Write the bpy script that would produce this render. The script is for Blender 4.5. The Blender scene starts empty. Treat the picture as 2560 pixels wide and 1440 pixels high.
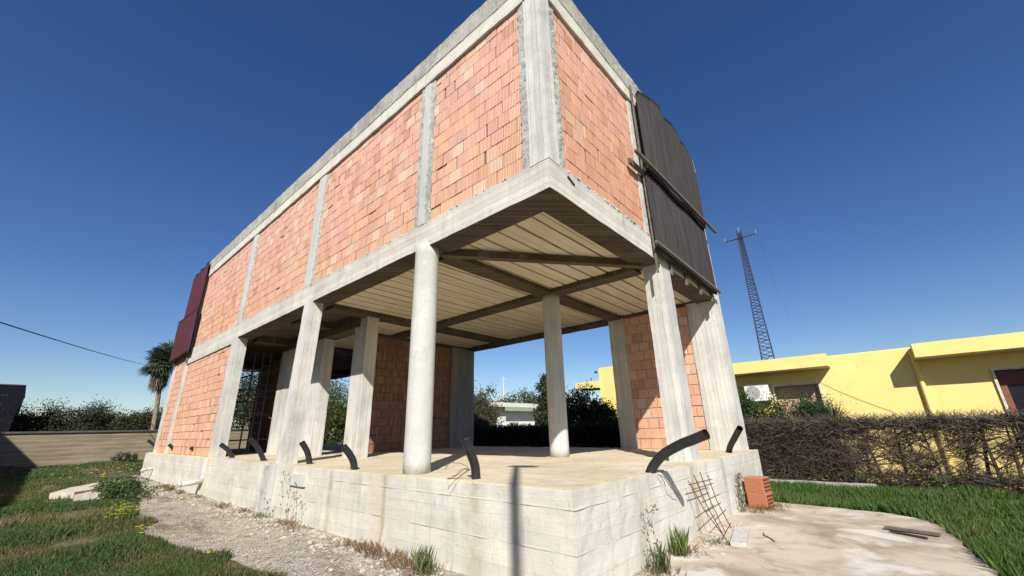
import bpy, math, random
import numpy as np
from mathutils import Vector, Matrix, noise
random.seed(7); RS = np.random.RandomState(11)
scene = bpy.context.scene; COL = scene.collection
R = math.radians
# ------------------------------------------------------------------ camera
CAM = np.array([-3.539, -2.420, 1.4325])
RIGHT = np.array([0.662018, -0.749113, -0.023715])
UP = np.array([-0.230846, -0.233906, 0.944456])
FWD = np.array([0.713051, 0.619773, 0.327780])
FPX = 1015.85
cd = bpy.data.cameras.new('camera'); cam = bpy.data.objects.new('camera', cd); COL.objects.link(cam)
cd.sensor_width = 36; cd.lens = FPX/2560*36; cd.clip_start = .05; cd.clip_end = 2000
M = Matrix(((RIGHT[0], UP[0], -FWD[0], CAM[0]), (RIGHT[1], UP[1], -FWD[1], CAM[1]), (RIGHT[2], UP[2], -FWD[2], CAM[2]), (0, 0, 0, 1)))
cam.matrix_world = M; scene.camera = cam
def ray(u, v): return RIGHT*((u-1280)/FPX)+UP*((720-v)/FPX)+FWD
def at_x(u, v, x): d = ray(u, v); return CAM+d*((x-CAM[0])/d[0])
def at_y(u, v, y): d = ray(u, v); return CAM+d*((y-CAM[1])/d[1])
def at_z(u, v, z): d = ray(u, v); return CAM+d*((z-CAM[2])/d[2])
# ------------------------------------------------------------------ light
SUNV = Vector((1, .85, -1.0)).normalized()
ELEV = math.asin(-SUNV.z); AZ = math.atan2(-SUNV.x, -SUNV.y)
w = bpy.data.worlds.new('World'); scene.world = w; w.use_nodes = True
nt = w.node_tree; bg = nt.nodes['Background']; sky = nt.nodes.new('ShaderNodeTexSky')
sky.sky_type = 'NISHITA'; sky.sun_disc = False; sky.sun_elevation = ELEV; sky.sun_rotation = AZ % (2*math.pi)
sky.altitude = 0; sky.air_density = 1.0; sky.dust_density = .3; sky.ozone_density = 3.0
hs = nt.nodes.new('ShaderNodeHueSaturation'); hs.inputs['Saturation'].default_value = 1.24; hs.inputs['Hue'].default_value = .512
nt.links.new(sky.outputs[0], hs.inputs['Color']); nt.links.new(hs.outputs[0], bg.inputs[0]); bg.inputs[1].default_value = .077
sl = bpy.data.lights.new('sun', 'SUN'); sl.energy = 4.8; sl.angle = R(.55); sl.color = (1, .95, .87)
so = bpy.data.objects.new('sun', sl); COL.objects.link(so); so.rotation_euler = SUNV.to_track_quat('-Z', 'Y').to_euler()
scene.view_settings.view_transform = 'Standard'; scene.view_settings.look = 'None'
scene.view_settings.exposure = .47; scene.view_settings.gamma = 1
scene.render.engine = 'CYCLES'; scene.cycles.max_bounces = 8
# ------------------------------------------------------------------ helpers
class MB:
    def __init__(s): s.v = []; s.f = []; s.c = []
    def add(s, vs, fs, col=None):
        o = len(s.v); s.v += [tuple(p) for p in vs]; s.f += [tuple(i+o for i in f) for f in fs]
        if col is not None: s.c += [col]*len(vs)
        return s
    def box(s, x0, x1, y0, y1, z0, z1, col=None):
        return s.add([(x0,y0,z0),(x1,y0,z0),(x1,y1,z0),(x0,y1,z0),(x0,y0,z1),(x1,y0,z1),(x1,y1,z1),(x0,y1,z1)],
                     [(0,3,2,1),(4,5,6,7),(0,1,5,4),(1,2,6,5),(2,3,7,6),(3,0,4,7)], col)
    def obox(s, c, ax, ay, az, hx, hy, hz, col=None):     # oriented box, unit axes and half sizes
        c, ax, ay, az = map(Vector, (c, ax, ay, az)); vs = []
        for k in (-1, 1):
            for i, j in ((-1,-1),(1,-1),(1,1),(-1,1)): vs.append(c+ax*hx*i+ay*hy*j+az*hz*k)
        return s.add(vs, [(0,3,2,1),(4,5,6,7),(0,1,5,4),(1,2,6,5),(2,3,7,6),(3,0,4,7)], col)
    def bar(s, a, b, wd, th, up=(0,0,1), col=None):
        a, b = Vector(a), Vector(b); d = (b-a); L = d.length; d.normalize(); up = Vector(up)
        sd = d.cross(up)
        if sd.length < 1e-4: sd = d.cross(Vector((1,0,0)))
        sd.normalize(); u2 = sd.cross(d)
        return s.obox((a+b)/2, d, sd, u2, L/2, wd/2, th/2, col)
    def rbox(s, x0, x1, y0, y1, z0, z1, seg=.2, amp=.006, fr=3., skip=''):   # subdivided, roughened box
        def P(x, y, z):
            n = noise.noise_vector(Vector((x*fr, y*fr, z*fr)))*amp + noise.noise_vector(Vector((x*fr*4+9, y*fr*4, z*fr*4)))*amp*.5
            return (x+n.x, y+n.y, z+n.z)
        def N(a, b): return max(1, int(round((b-a)/seg)))
        nx, ny, nz = N(x0,x1), N(y0,y1), N(z0,z1)
        X = [x0+(x1-x0)*i/nx for i in range(nx+1)]; Y = [y0+(y1-y0)*i/ny for i in range(ny+1)]; Z = [z0+(z1-z0)*i/nz for i in range(nz+1)]
        def face(A, B, fn, flip):
            vs = [P(*fn(a, b)) for a in A for b in B]; m = len(B); fs = []
            for i in range(len(A)-1):
                for j in range(m-1):
                    q = (i*m+j, (i+1)*m+j, (i+1)*m+j+1, i*m+j+1); fs.append(q[::-1] if flip else q)
            s.add(vs, fs)
        face(Y, Z, lambda a, b: (x0, a, b), True); face(Y, Z, lambda a, b: (x1, a, b), False)
        face(X, Z, lambda a, b: (a, y0, b), False); face(X, Z, lambda a, b: (a, y1, b), True)
        face(X, Y, lambda a, b: (a, b, z0), True); face(X, Y, lambda a, b: (a, b, z1), False)
        return s
    def tube(s, pts, rad, n=8, caps=True, col=None):
        pts = [Vector(p) for p in pts]; rad = rad if hasattr(rad, '__len__') else [rad]*len(pts)
        vs = []; fs = []; prev = None
        for i, p in enumerate(pts):
            d = (pts[min(i+1, len(pts)-1)]-pts[max(i-1, 0)]).normalized()
            if prev is None:
                prev = d.cross(Vector((0,0,1)));
                if prev.length < .05: prev = d.cross(Vector((1,0,0)))
            prev = (prev-d*prev.dot(d)).normalized(); b = d.cross(prev)
            for k in range(n):
                a = 2*math.pi*k/n; vs.append(p+(prev*math.cos(a)+b*math.sin(a))*rad[i])
        for i in range(len(pts)-1):
            for k in range(n): fs.append((i*n+k, i*n+(k+1)%n, (i+1)*n+(k+1)%n, (i+1)*n+k))
        if caps: fs.append(tuple(range(n))[::-1]); fs.append(tuple((len(pts)-1)*n+k for k in range(n)))
        return s.add(vs, fs, col)
ORG = {}
def thing(name, label, cat, loc=(0,0,0), group=None):
    o = bpy.data.objects.new(name, None); COL.objects.link(o); o.location = loc; ORG[o.name] = Vector(loc)
    o['label'] = label; o['category'] = cat
    if group: o['group'] = group
    return o
def link(name, me, mat, parent, org, smooth):
    me.materials.append(mat)
    if smooth: me.polygons.foreach_set('use_smooth', [True]*len(me.polygons))
    o = bpy.data.objects.new(name, me); COL.objects.link(o)
    if parent is not None:
        o.parent = parent; ORG[o.name] = ORG[parent.name]
    else:
        o.location = org; ORG[o.name] = Vector(org)
    return o
def obj(name, mb, mat, parent=None, org=(0,0,0), smooth=False, label=None, kind=None):
    L = ORG[parent.name] if parent is not None else Vector(org)
    me = bpy.data.meshes.new(name)
    me.from_pydata([(p[0]-L.x, p[1]-L.y, p[2]-L.z) for p in mb.v], [], mb.f)
    if mb.c and len(mb.c) == len(mb.v):
        at = me.attributes.new('Col', 'FLOAT_COLOR', 'POINT')
        at.data.foreach_set('color', np.array([(c[0], c[1], c[2], 1) for c in mb.c], dtype=np.float32).ravel())
    me.update(); o = link(name, me, mat, parent, org, smooth)
    if label: o['label'] = label
    if kind: o['kind'] = kind
    return o
def npobj(name, V, k, cols, mat, parent=None, org=(0,0,0)):     # V: (n*k,3) separate k-gons, cols (n,3)
    L = np.array(ORG[parent.name]) if parent is not None else np.array(org, float)
    n = len(V)//k; me = bpy.data.meshes.new(name)
    me.vertices.add(n*k); me.vertices.foreach_set('co', (V-L).astype(np.float32).ravel())
    me.loops.add(n*k); me.loops.foreach_set('vertex_index', np.arange(n*k, dtype=np.int32))
    me.polygons.add(n); me.polygons.foreach_set('loop_start', np.arange(0, n*k, k, dtype=np.int32))
    at = me.attributes.new('Col', 'FLOAT_COLOR', 'POINT')
    c = np.ones((n*k, 4), dtype=np.float32); c[:, :3] = np.repeat(cols, k, axis=0); at.data.foreach_set('color', c.ravel())
    me.update(calc_edges=True); me.validate()
    return link(name, me, mat, parent, org, False)
def tag(o, label, cat, group=None):
    o['label'] = label; o['category'] = cat
    if group: o['group'] = group
    return o
def merge_np(mbs): pass
# ------------------------------------------------------------------ materials
class NT:
    def __init__(s, name, rough=.9, spec=.25):
        s.m = bpy.data.materials.new(name); s.m.use_nodes = True; s.t = s.m.node_tree
        s.b = s.t.nodes['Principled BSDF']; s.b.inputs['Roughness'].default_value = rough
        s.b.inputs['Specular IOR Level'].default_value = spec
        s.tc = s.t.nodes.new('ShaderNodeNewGeometry').outputs['Position']
    def _in(s, sock, v):
        if v is None: return
        if isinstance(v, bpy.types.NodeSocket): s.t.links.new(v, sock)
        elif isinstance(v, (tuple, list)) and len(v) == 3 and sock.type == 'RGBA': sock.default_value = (*v, 1)
        else: sock.default_value = v
    def scale(s, vec, sc, loc=(0,0,0)):
        n = s.t.nodes.new('ShaderNodeMapping'); s._in(n.inputs[0], vec); n.inputs['Scale'].default_value = sc; n.inputs['Location'].default_value = loc; return n.outputs[0]
    def noise(s, sc=1., vec=None, det=6, ro=.55, dist=0.):
        n = s.t.nodes.new('ShaderNodeTexNoise'); s._in(n.inputs['Vector'], vec or s.tc); n.inputs['Scale'].default_value = sc
        n.inputs['Detail'].default_value = det; n.inputs['Roughness'].default_value = ro; n.inputs['Distortion'].default_value = dist; return n.outputs['Fac']
    def vor(s, sc=1., vec=None, out='Distance'):
        n = s.t.nodes.new('ShaderNodeTexVoronoi'); s._in(n.inputs['Vector'], vec or s.tc); n.inputs['Scale'].default_value = sc; return n.outputs[out]
    def ramp(s, fac, stops):
        n = s.t.nodes.new('ShaderNodeValToRGB'); s._in(n.inputs[0], fac); e = n.color_ramp.elements
        while len(e) < len(stops): e.new(.5)
        for i, (p, c) in enumerate(stops):
            e[i].position = p; e[i].color = (*c, 1) if isinstance(c, tuple) else (c, c, c, 1)
        return n.outputs[0]
    def mix(s, fac, a, b, mode='MIX'):
        n = s.t.nodes.new('ShaderNodeMixRGB'); n.blend_type = mode; s._in(n.inputs[0], fac); s._in(n.inputs[1], a); s._in(n.inputs[2], b); return n.outputs[0]
    def math(s, op, a, b=0.):
        n = s.t.nodes.new('ShaderNodeMath'); n.operation = op; s._in(n.inputs[0], a); s._in(n.inputs[1], b); return n.outputs[0]
    def sep(s, vec):
        n = s.t.nodes.new('ShaderNodeSeparateXYZ'); s._in(n.inputs[0], vec); return n.outputs
    def comb(s, x, y, z):
        n = s.t.nodes.new('ShaderNodeCombineXYZ'); s._in(n.inputs[0], x); s._in(n.inputs[1], y); s._in(n.inputs[2], z); return n.outputs[0]
    def white(s, v):
        n = s.t.nodes.new('ShaderNodeTexWhiteNoise'); n.noise_dimensions = '1D'; s._in(n.inputs['W'], v); return n.outputs['Value']
    def attr(s, name='Col'):
        n = s.t.nodes.new('ShaderNodeAttribute'); n.attribute_name = name; return n.outputs['Color']
    def color(s, c): s._in(s.b.inputs['Base Color'], c)
    def bump(s, h, strength=.5, dist=.01, prev=None):
        n = s.t.nodes.new('ShaderNodeBump'); n.inputs['Strength'].default_value = strength; n.inputs['Distance'].default_value = dist
        s._in(n.inputs['Height'], h)
        if prev: s.t.links.new(prev, n.inputs['Normal'])
        s.t.links.new(n.outputs[0], s.b.inputs['Normal']); return n.outputs[0]

def concrete(name, light, dark, board=None, bw=.12, streak=.5, stain=(.16,.14,.11), stain_amt=.5, bumpd=.006, spots=True, bt=.20, le=.45):
    n = NT(name, .92, .2); x, y, z = n.sep(n.tc)
    big = n.noise(.9, det=8, ro=.62); med = n.noise(5.5, det=8, ro=.65)
    c = n.mix(n.ramp(big, [(.32, 0.), (.68, 1.)]), dark, light)
    c = n.mix(n.ramp(med, [(.38, 0.), (.6, .0), (.8, .6)]), c, tuple(min(1, v*1.25) for v in light))
    u = n.math('ADD', x, y)
    st = n.noise(1., n.comb(n.math('MULTIPLY', u, 7.), 0., n.math('MULTIPLY', z, .55)), det=6, ro=.7)
    c = n.mix(n.math('MULTIPLY', n.ramp(st, [(.50, 0.), (.70, 1.)]), streak), c, stain, 'MIX')
    st2 = n.noise(1., n.comb(n.math('MULTIPLY', u, 13.), 4., n.math('MULTIPLY', z, .35)), det=5, ro=.7)
    c = n.mix(n.math('MULTIPLY', n.ramp(st2, [(.52, 0.), (.66, 1.)]), streak*.8), c, (.66,.64,.58))
    b2 = n.noise(2.3, n.scale(n.tc, (1,1,1.3)), det=8, ro=.7, dist=.5)
    c = n.mix(n.ramp(b2, [(.52, 0.), (.66, .45)]), c, tuple(a*b for a, b in zip(light, (1.1,1.04,.92))))
    b3 = n.noise(1.7, n.scale(n.tc, (1,1,1), (3,8,1)), det=9, ro=.72, dist=.3)
    c = n.mix(n.ramp(b3, [(.54, 0.), (.70, .6)]), c, tuple(v*.72 for v in dark))
    b4 = n.noise(9., n.scale(n.tc, (1,1,1), (1,2,9)), det=6, ro=.75)
    c = n.mix(n.ramp(b4, [(.64, 0.), (.74, .5)]), c, (.10,.095,.08))
    if spots:
        sp = n.noise(26., det=4, ro=.7)
        c = n.mix(n.math('MULTIPLY', n.ramp(sp, [(.62, 0.), (.70, 1.)]), stain_amt), c, stain)
    h = n.math('MULTIPLY', med, 1.)
    if board:
        co = z if board == 'h' else u
        q = n.math('DIVIDE', n.math('ADD', co, n.math('MULTIPLY', n.noise(.7, det=2), .06)), bw)
        idx = n.math('FLOOR', q); fr = n.math('FRACT', q); wv = n.white(idx)
        c = n.mix(bt, c, n.mix(wv, tuple(v*.62 for v in dark), tuple(min(.9, v*1.22) for v in light)))
        edge = n.math('LESS_THAN', n.math('ABSOLUTE', n.math('SUBTRACT', fr, .5)), .46)
        ln = n.noise(3., det=2)
        c = n.mix(n.math('MULTIPLY', n.math('SUBTRACT', 1., edge), n.math('MULTIPLY', ln, le)), c, tuple(v*.45 for v in dark))
        gv = n.comb(n.math('MULTIPLY', u, 1.5 if board == 'h' else 45.), 0., n.math('MULTIPLY', z, 45. if board == 'h' else 1.5))
        grain = n.noise(1., gv, det=4, ro=.6)
        c = n.mix(n.math('MULTIPLY', n.ramp(grain, [(.45, 0.), (.7, 1.)]), .15), c, tuple(v*.6 for v in dark))
        h = n.math('ADD', n.math('MULTIPLY', h, .8), n.math('ADD', n.math('MULTIPLY', wv, .6), n.math('ADD', n.math('MULTIPLY', grain, .35), n.math('MULTIPLY', edge, le*.8))))
    n.color(c)
    fine = n.noise(70., det=5, ro=.7)
    h = n.math('ADD', h, n.math('MULTIPLY', fine, .35))
    pits = n.ramp(n.noise(14., det=3, ro=.6), [(.30, 0.), (.38, 1.)])
    h = n.math('ADD', h, n.math('MULTIPLY', pits, .5))
    n.bump(h, .9, bumpd); return n.m
def simple(name, col, rough=.6, metal=0., var=.25, sc=8., bump=0., spec=.4):
    n = NT(name, rough, spec); f = n.noise(sc, det=6, ro=.65)
    n.color(n.mix(n.ramp(f, [(.3, 0.), (.7, 1.)]), tuple(v*(1-var) for v in col), tuple(min(1, v*(1+var)) for v in col)))
    n.b.inputs['Metallic'].default_value = metal
    if bump: n.bump(f, .6, bump)
    return n.m
MC = {}
MC['beam'] = concrete('board_marked_concrete', (.71,.69,.60), (.48,.46,.40), 'h', .10, .3)
MC['column'] = concrete('board_marked_column_concrete', (.68,.67,.63), (.44,.43,.40), 'v', .09, .38)
MC['round'] = concrete('smooth_column_concrete', (.57,.57,.54), (.46,.46,.43), None, streak=.28, stain_amt=.55, bumpd=.004)
MC['plinth'] = concrete('weathered_plinth_concrete', (.67,.65,.58), (.50,.485,.43), 'h', .11, .28, stain_amt=.3, bt=.10, le=.06)
def add_stain(m, u0, wd, col, zt):
    t = m.node_tree; n = NT.__new__(NT); n.m = m; n.t = t; n.b = t.nodes['Principled BSDF']; n.tc = t.nodes.new('ShaderNodeNewGeometry').outputs['Position']
    x, y, z = n.sep(n.tc); u = n.math('ADD', x, y); old = n.b.inputs['Base Color'].links[0].from_socket
    d = n.math('ABSOLUTE', n.math('SUBTRACT', n.math('ADD', u, n.math('MULTIPLY', n.noise(3.), .08)), u0+.04))
    f = n.math('MULTIPLY', n.ramp(n.math('DIVIDE', d, wd), [(.2, 1.), (1., 0.)]), n.ramp(n.noise(6.), [(.3, .2), (.6, .85)]))
    n.color(n.mix(f, old, col))
for u0, wd, col in ((2.62,.06,(.20,.14,.09)),(2.75,.25,(.57,.49,.37)),(10.9,.16,(.60,.50,.33)),(.9,.22,(.42,.39,.31)),(4.1,.12,(.36,.33,.27))): add_stain(MC['plinth'], u0, wd, col, 1)
MC['slab'] = concrete('dusty_slab_concrete', (.66,.575,.42), (.50,.43,.30), None, streak=0., stain=(.30,.24,.16), stain_amt=.3, bumpd=.01)
MC['roof'] = concrete('rough_roof_concrete', (.50,.48,.42), (.28,.27,.24), None, streak=.45, stain_amt=.6, bumpd=.02)
MC['mortar'] = concrete('grey_mortar', (.54,.54,.50), (.34,.34,.31), None, streak=.1, stain_amt=.6, bumpd=.03)
MC['joint'] = simple('dark_joint', (.125,.098,.08), .95, var=.5, sc=9, bump=.01)  # mortar colour darkened to paint the shadow gaps between bricks
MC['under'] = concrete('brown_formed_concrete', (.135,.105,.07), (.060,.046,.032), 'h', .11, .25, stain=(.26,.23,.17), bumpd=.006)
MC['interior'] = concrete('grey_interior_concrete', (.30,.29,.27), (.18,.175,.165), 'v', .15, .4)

def brickmat(name):
    n = NT(name, .92, .15); x, y, z = n.sep(n.tc); u = n.math('ADD', x, y)
    c = n.attr()
    st = n.noise(1., n.comb(n.math('MULTIPLY', u, 85.), n.math('MULTIPLY', x, 1.), n.math('MULTIPLY', z, 2.5)), det=4, ro=.6)
    c = n.mix(n.ramp(st, [(.35, .28), (.7, 0.)]), c, (.42,.19,.11))
    st2 = n.noise(1., n.comb(n.math('MULTIPLY', u, 22.), 7., n.math('MULTIPLY', z, .9)), det=6, ro=.7)
    c = n.mix(n.ramp(st2, [(.50, 0.), (.72, .55)]), c, (.74,.58,.46))
    st3 = n.noise(1., n.comb(n.math('MULTIPLY', u, 9.), 3., n.math('MULTIPLY', z, .5)), det=6, ro=.7)
    c = n.mix(n.ramp(st3, [(.55, 0.), (.75, .5)]), c, (.50,.24,.15))
    sm = n.noise(5.5, det=7, ro=.75)
    c = n.mix(n.ramp(sm, [(.62, 0.), (.72, .6)]), c, (.55,.48,.40))
    c = n.mix(n.math('MULTIPLY', n.math('ADD', n.math('SINE', n.math('MULTIPLY', u, 215.)), 1.), .10), c, (.34,.15,.10)); n.color(c)
    h = n.math('ADD', n.math('MULTIPLY', n.math('SINE', n.math('MULTIPLY', u, 215.)), .9), n.math('ADD', st, n.noise(30., det=4)))
    n.bump(h, .7, .004); return n.m
MC['brick'] = brickmat('hollow_clay_block')
def leafmat(name, trans=.25):
    n = NT(name, .6, .3); n.color(n.attr())
    tr = n.t.nodes.new('ShaderNodeBsdfTranslucent'); n.t.links.new(n.attr(), tr.inputs[0])
    mx = n.t.nodes.new('ShaderNodeMixShader'); mx.inputs[0].default_value = trans
    out = n.t.nodes['Material Output']; n.t.links.new(n.b.outputs[0], mx.inputs[1]); n.t.links.new(tr.outputs[0], mx.inputs[2]); n.t.links.new(mx.outputs[0], out.inputs[0])
    return n.m
MC['leaf'] = leafmat('foliage'); MC['blade'] = leafmat('grass_blade', .3); MC['twig'] = leafmat('dry_twig', 0.)
MC['bark'] = simple('bark', (.16,.12,.085), .95, var=.4, sc=14, bump=.02)
MC['pipe'] = simple('black_plastic', (.022,.023,.027), .42, var=.35, sc=20)
MC['pvc'] = simple('dusty_grey_plastic', (.52,.50,.44), .55, var=.12)
MC['rust'] = simple('rusty_steel', (.13,.065,.045), .8, .2, var=.5, sc=25)
MC['steel'] = simple('dark_galvanised_steel', (.055,.05,.05), .6, .3, var=.3)
MC['wood'] = simple('weathered_batten', (.13,.115,.095), .9, var=.35, sc=12, bump=.005)
MC['yellow'] = None
def yellowmat():
    n = NT('yellow_render', .9, .2); a = n.noise(1.3, det=8, ro=.6); x, y, z = n.sep(n.tc)
    c = n.mix(n.ramp(a, [(.3, 0.), (.7, 1.)]), (.82,.63,.22), (.86,.69,.27))
    st = n.noise(1., n.comb(n.math('MULTIPLY', n.math('ADD', x, y), 5.), 0., n.math('MULTIPLY', z, .8)), det=6, ro=.7)
    c = n.mix(n.ramp(st, [(.55, 0.), (.8, .30)]), c, (.45,.33,.14)); n.color(c); n.bump(n.noise(60, det=3), .4, .004); return n.m
MC['yellow'] = yellowmat()

# ================================================================== STRUCTURE: ground
G = .9           # level of the floor slab above the ground
def gh(x, y):    # gentle rise of the garden towards the back
    t = min(1, max(0, (y-14)/14.)); t = t*t*(3-2*t)
    s = min(1, max(0, (9-x)/6.)) ; return .22*t*s + .02*noise.noise(Vector((x*.35, y*.35, 0)))
def groundmat():
    n = NT('soil_and_turf', .97, .1)
    a = n.noise(.55, det=9, ro=.65); b = n.noise(4., det=8, ro=.7)
    c = n.mix(n.ramp(a, [(.42, 0.), (.58, 1.)]), (.045,.075,.022), (.17,.13,.08))
    c = n.mix(n.ramp(b, [(.45, 0.), (.7, .7)]), c, (.24,.19,.12)); n.color(c); n.bump(b, 1., .05); return n.m
xs = sorted(set([-300,-150,-80,-50,-30] + [round(-20+.8*i, 2) for i in range(60)] + [32,40,60,90,150,300]))
ys = sorted(set([-200,-100,-50,-30,-15] + [round(-8+.8*i, 2) for i in range(66)] + [50,65,90,150,300,500]))
g = MB(); g.add([(x, y, gh(x, y) if -20 <= x <= 28 and -8 <= y <= 45 else (gh(min(28, max(-20, x)), min(45, max(-8, y))))) for x in xs for y in ys],
    [(i*len(ys)+j, (i+1)*len(ys)+j, (i+1)*len(ys)+j+1, i*len(ys)+j+1) for i in range(len(xs)-1) for j in range(len(ys)-1)])
obj('ground', g, groundmat(), kind='structure', smooth=True)
# gravel strip along the plinth (left)
def gravelmat():
    n = NT('pale_gravel', .95, .15)
    sx = n.scale(n.tc, (1, .45, 1))
    a = n.noise(1.1, sx, det=9, ro=.65, dist=.6); v = n.vor(34., n.scale(n.tc, (1, 1, 1)), 'Color'); b = n.noise(9., det=8, ro=.75)
    g1 = n.mix(.5, (.50,.46,.40), v, 'MULTIPLY'); c = n.mix(.22, (.52,.475,.41), n.mix(1., v, (.66,.61,.54), 'MULTIPLY'))
    c = n.mix(n.ramp(a, [(.40, 0.), (.50, .45), (.58, 1.)]), c, (.60,.52,.41))
    c = n.mix(n.ramp(b, [(.47, 0.), (.64, .8)]), c, (.22,.175,.13))
    m = n.noise(.8, sx, det=8, ro=.7)
    c = n.mix(n.ramp(m, [(.50, 0.), (.60, .75)]), c, (.17,.13,.095)); n.color(c)
    h = n.math('ADD', n.vor(38.), n.math('MULTIPLY', b, 1.5)); n.bump(h, 1., .03); return n.m
GL = [(-.16,1.0),(-.45,1.0),(-1.35,1.6),(-1.45,2.9),(-1.55,4.2),(-1.72,4.9),(-1.85,5.6),(-1.95,6.6),(-1.75,7.6),(-1.78,8.6),(-1.65,9.8),(-1.45,10.6),(-1.3,12),(-1.2,13.2),(-1.15,14.6),(-1.0,16),(-.75,17.3),(-.6,18.6),(-.45,20.1)]
g = MB(); rows = []
for i in range(len(GL)-1):
    for k in range(6):
        t = k/6; x = GL[i][0]*(1-t)+GL[i+1][0]*t; y = GL[i][1]*(1-t)+GL[i+1][1]*t
        rows.append((x+.09*noise.noise(Vector((y*1.9, 0, 3)))+.05*noise.noise(Vector((y*6, 1, 3))), y))
NX = 12; vs = []
for (x, y) in rows:
    for j in range(NX+1):
        t = j/NX; xx = .1+(x-.1)*t; e = min(1, (1-t)*3)
        vs.append((xx, y, gh(xx, y)+.012+.018*e+.012*noise.noise(Vector((xx*3, y*3, 5)))*e))
g.add(vs, [(i*(NX+1)+j, (i+1)*(NX+1)+j, (i+1)*(NX+1)+j+1, i*(NX+1)+j+1) for i in range(len(rows)-1) for j in range(NX)])
# front apron of gravel round the corner
GRAV = gravelmat(); obj('gravel_path', g, GRAV, kind='structure', smooth=True)
# concrete pad on the right
def padmat():
    n = NT('stained_concrete_pad', .9, .2); sx = n.scale(n.tc, (1, 1, 1))
    a = n.noise(.9, sx, det=9, ro=.6, dist=.8); b = n.noise(3.2, sx, det=8, ro=.65, dist=.5); f = n.noise(45., det=5, ro=.7)
    c = n.mix(n.ramp(a, [(.40, 0.), (.60, 1.)]), (.34,.27,.20), (.55,.48,.385))
    c = n.mix(n.ramp(b, [(.54, 0.), (.66, .7)]), c, (.27,.21,.15))
    c = n.mix(n.ramp(n.noise(1.4, n.scale(n.tc, (1,1,1), (5,3,0)), det=6, ro=.55, dist=.4), [(.56, 0.), (.66, .8)]), c, (.66,.63,.58))
    c = n.mix(n.ramp(f, [(.56, 0.), (.68, .4)]), c, (.25,.21,.17)); n.color(c); n.bump(n.math('ADD', b, n.math('MULTIPLY', f, .4)), .8, .012); return n.m
PD = [(5.45,.0),(5.95,-.35),(5.92,-1.0),(5.85,-1.6),(5.72,-2.1),(5.5,-2.42),(5.1,-2.6),(4.5,-2.68),(3.8,-2.74),(3.0,-2.84),(2.0,-2.95),(.5,-3.1),(-2.5,-3.4),(-6,-3.6),(-6,-1.5),(-2.6,-1.0),(-.9,-.2),(-.3,1.0),(.2,1.0),(.2,.2)]
def fan_slab(name, poly, z0, z1, mat, wob=.04, sub=6, **kw):
    P = []
    for i in range(len(poly)):
        a, b = poly[i], poly[(i+1) % len(poly)]
        for k in range(sub):
            t = k/sub; x = a[0]*(1-t)+b[0]*t; y = a[1]*(1-t)+b[1]*t
            P.append((x+wob*noise.noise(Vector((x*4, y*4, 1))), y+wob*noise.noise(Vector((x*4, y*4, 7)))))
    cx = sum(p[0] for p in P)/len(P); cy = sum(p[1] for p in P)/len(P); K = 6; n_ = len(P); m = MB(); vs = []
    for k in range(K+1):
        t = 1-k/K*.97
        for p in P:
            x = cx+(p[0]-cx)*t; y = cy+(p[1]-cy)*t; vs.append((x, y, z1+.012*noise.noise(Vector((x*1.7, y*1.7, 2)))))
    fs = [(k*n_+i, k*n_+(i+1) % n_, (k+1)*n_+(i+1) % n_, (k+1)*n_+i) for k in range(K) for i in range(n_)]
    fs.append(tuple(K*n_+i for i in range(n_)))
    b0 = len(vs); vs += [(p[0], p[1], z0) for p in P]; fs += [(b0+i, b0+(i+1) % n_, (i+1) % n_, i) for i in range(n_)]
    m.add(vs, fs); return obj(name, m, mat, smooth=False, **kw)
fan_slab('concrete_pad', PD, -.1, .045, padmat(), wob=.09, kind='structure')

# ================================================================== THE UNFINISHED BUILDING
B = thing('unfinished_building', 'two-level unfinished building of bare grey concrete frame and orange hollow bricks, open below', 'building', (3.2, 8, 0))
ZB, ZT, ZR, ZTOP = G+3.3, G+3.735, G+6.72, G+7.42
def part(name, mb, mat, **k): return obj(name, mb, mat, B, **k)
# plinth: board formed wall with a ragged top lip
p = MB(); p.rbox(-.20, 6.92, -.17, 19.62, -.3, G-.010, .10, .010); part('plinth', p, MC['plinth'])
p = MB(); p.rbox(-.17, 6.90, -.14, 19.60, G-.05, G, .09, .012, 4.); part('floor_slab', p, MC['slab'])
p = MB()
for z in (.40, G-.15): p.rbox(-.204, -.19, -.174, 19.6, z-.005, z+.005, .09, .004, 7.); p.rbox(-.2, 6.9, -.174, -.16, z-.005, z+.005, .09, .004, 7.)
part('formwork_ridge', p, MC['beam'])
p = MB(); p.rbox(-.245, -.2, 5.17, 5.78, G-.30, G-.12, .2, .004); part('concrete_patch', p, MC['round'])
# pilasters carried down past the plinth
p = MB(); p.rbox(-.01, .25, 6.48, 6.88, G-.02, ZB+.02, .15, .006); p.v = [(v[0]-.10*(ZB-v[2])/3.3, v[1], v[2]) for v in p.v]; part('square_column', p, MC['column'])
p = MB(); p.rbox(-.222, -.09, 6.46, 6.60, -.1, G+.006, .15, .004); p.rbox(-.236, -.09, 6.602, 6.72, -.1, G+.012, .15, .004); part('pilaster', p, MC['round'])
p = MB(); p.rbox(-.214, -.19, 6.76, 7.12, -.1, G-.03, .15, .004); part('pilaster', p, MC['mortar'])
p = MB(); p.rbox(-.235, -.19, 11.3, 11.62, -.1, G+.005, .15, .005); part('pilaster', p, MC['column'])
def rcol(cx, cy, r, name='round_column'):
    m = MB(); n_ = 28; pts = [(cx, cy, G-.01+i*(ZB-G+.05)/20) for i in range(21)]
    m.tube(pts, [r*(1+.012*noise.noise(Vector((cx, cy, i*.5)))) for i in range(21)], n_); part(name, m, MC['round'], smooth=True)
rcol(.09, 2.52, .185); rcol(3.50, 2.57, .19)
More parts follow.
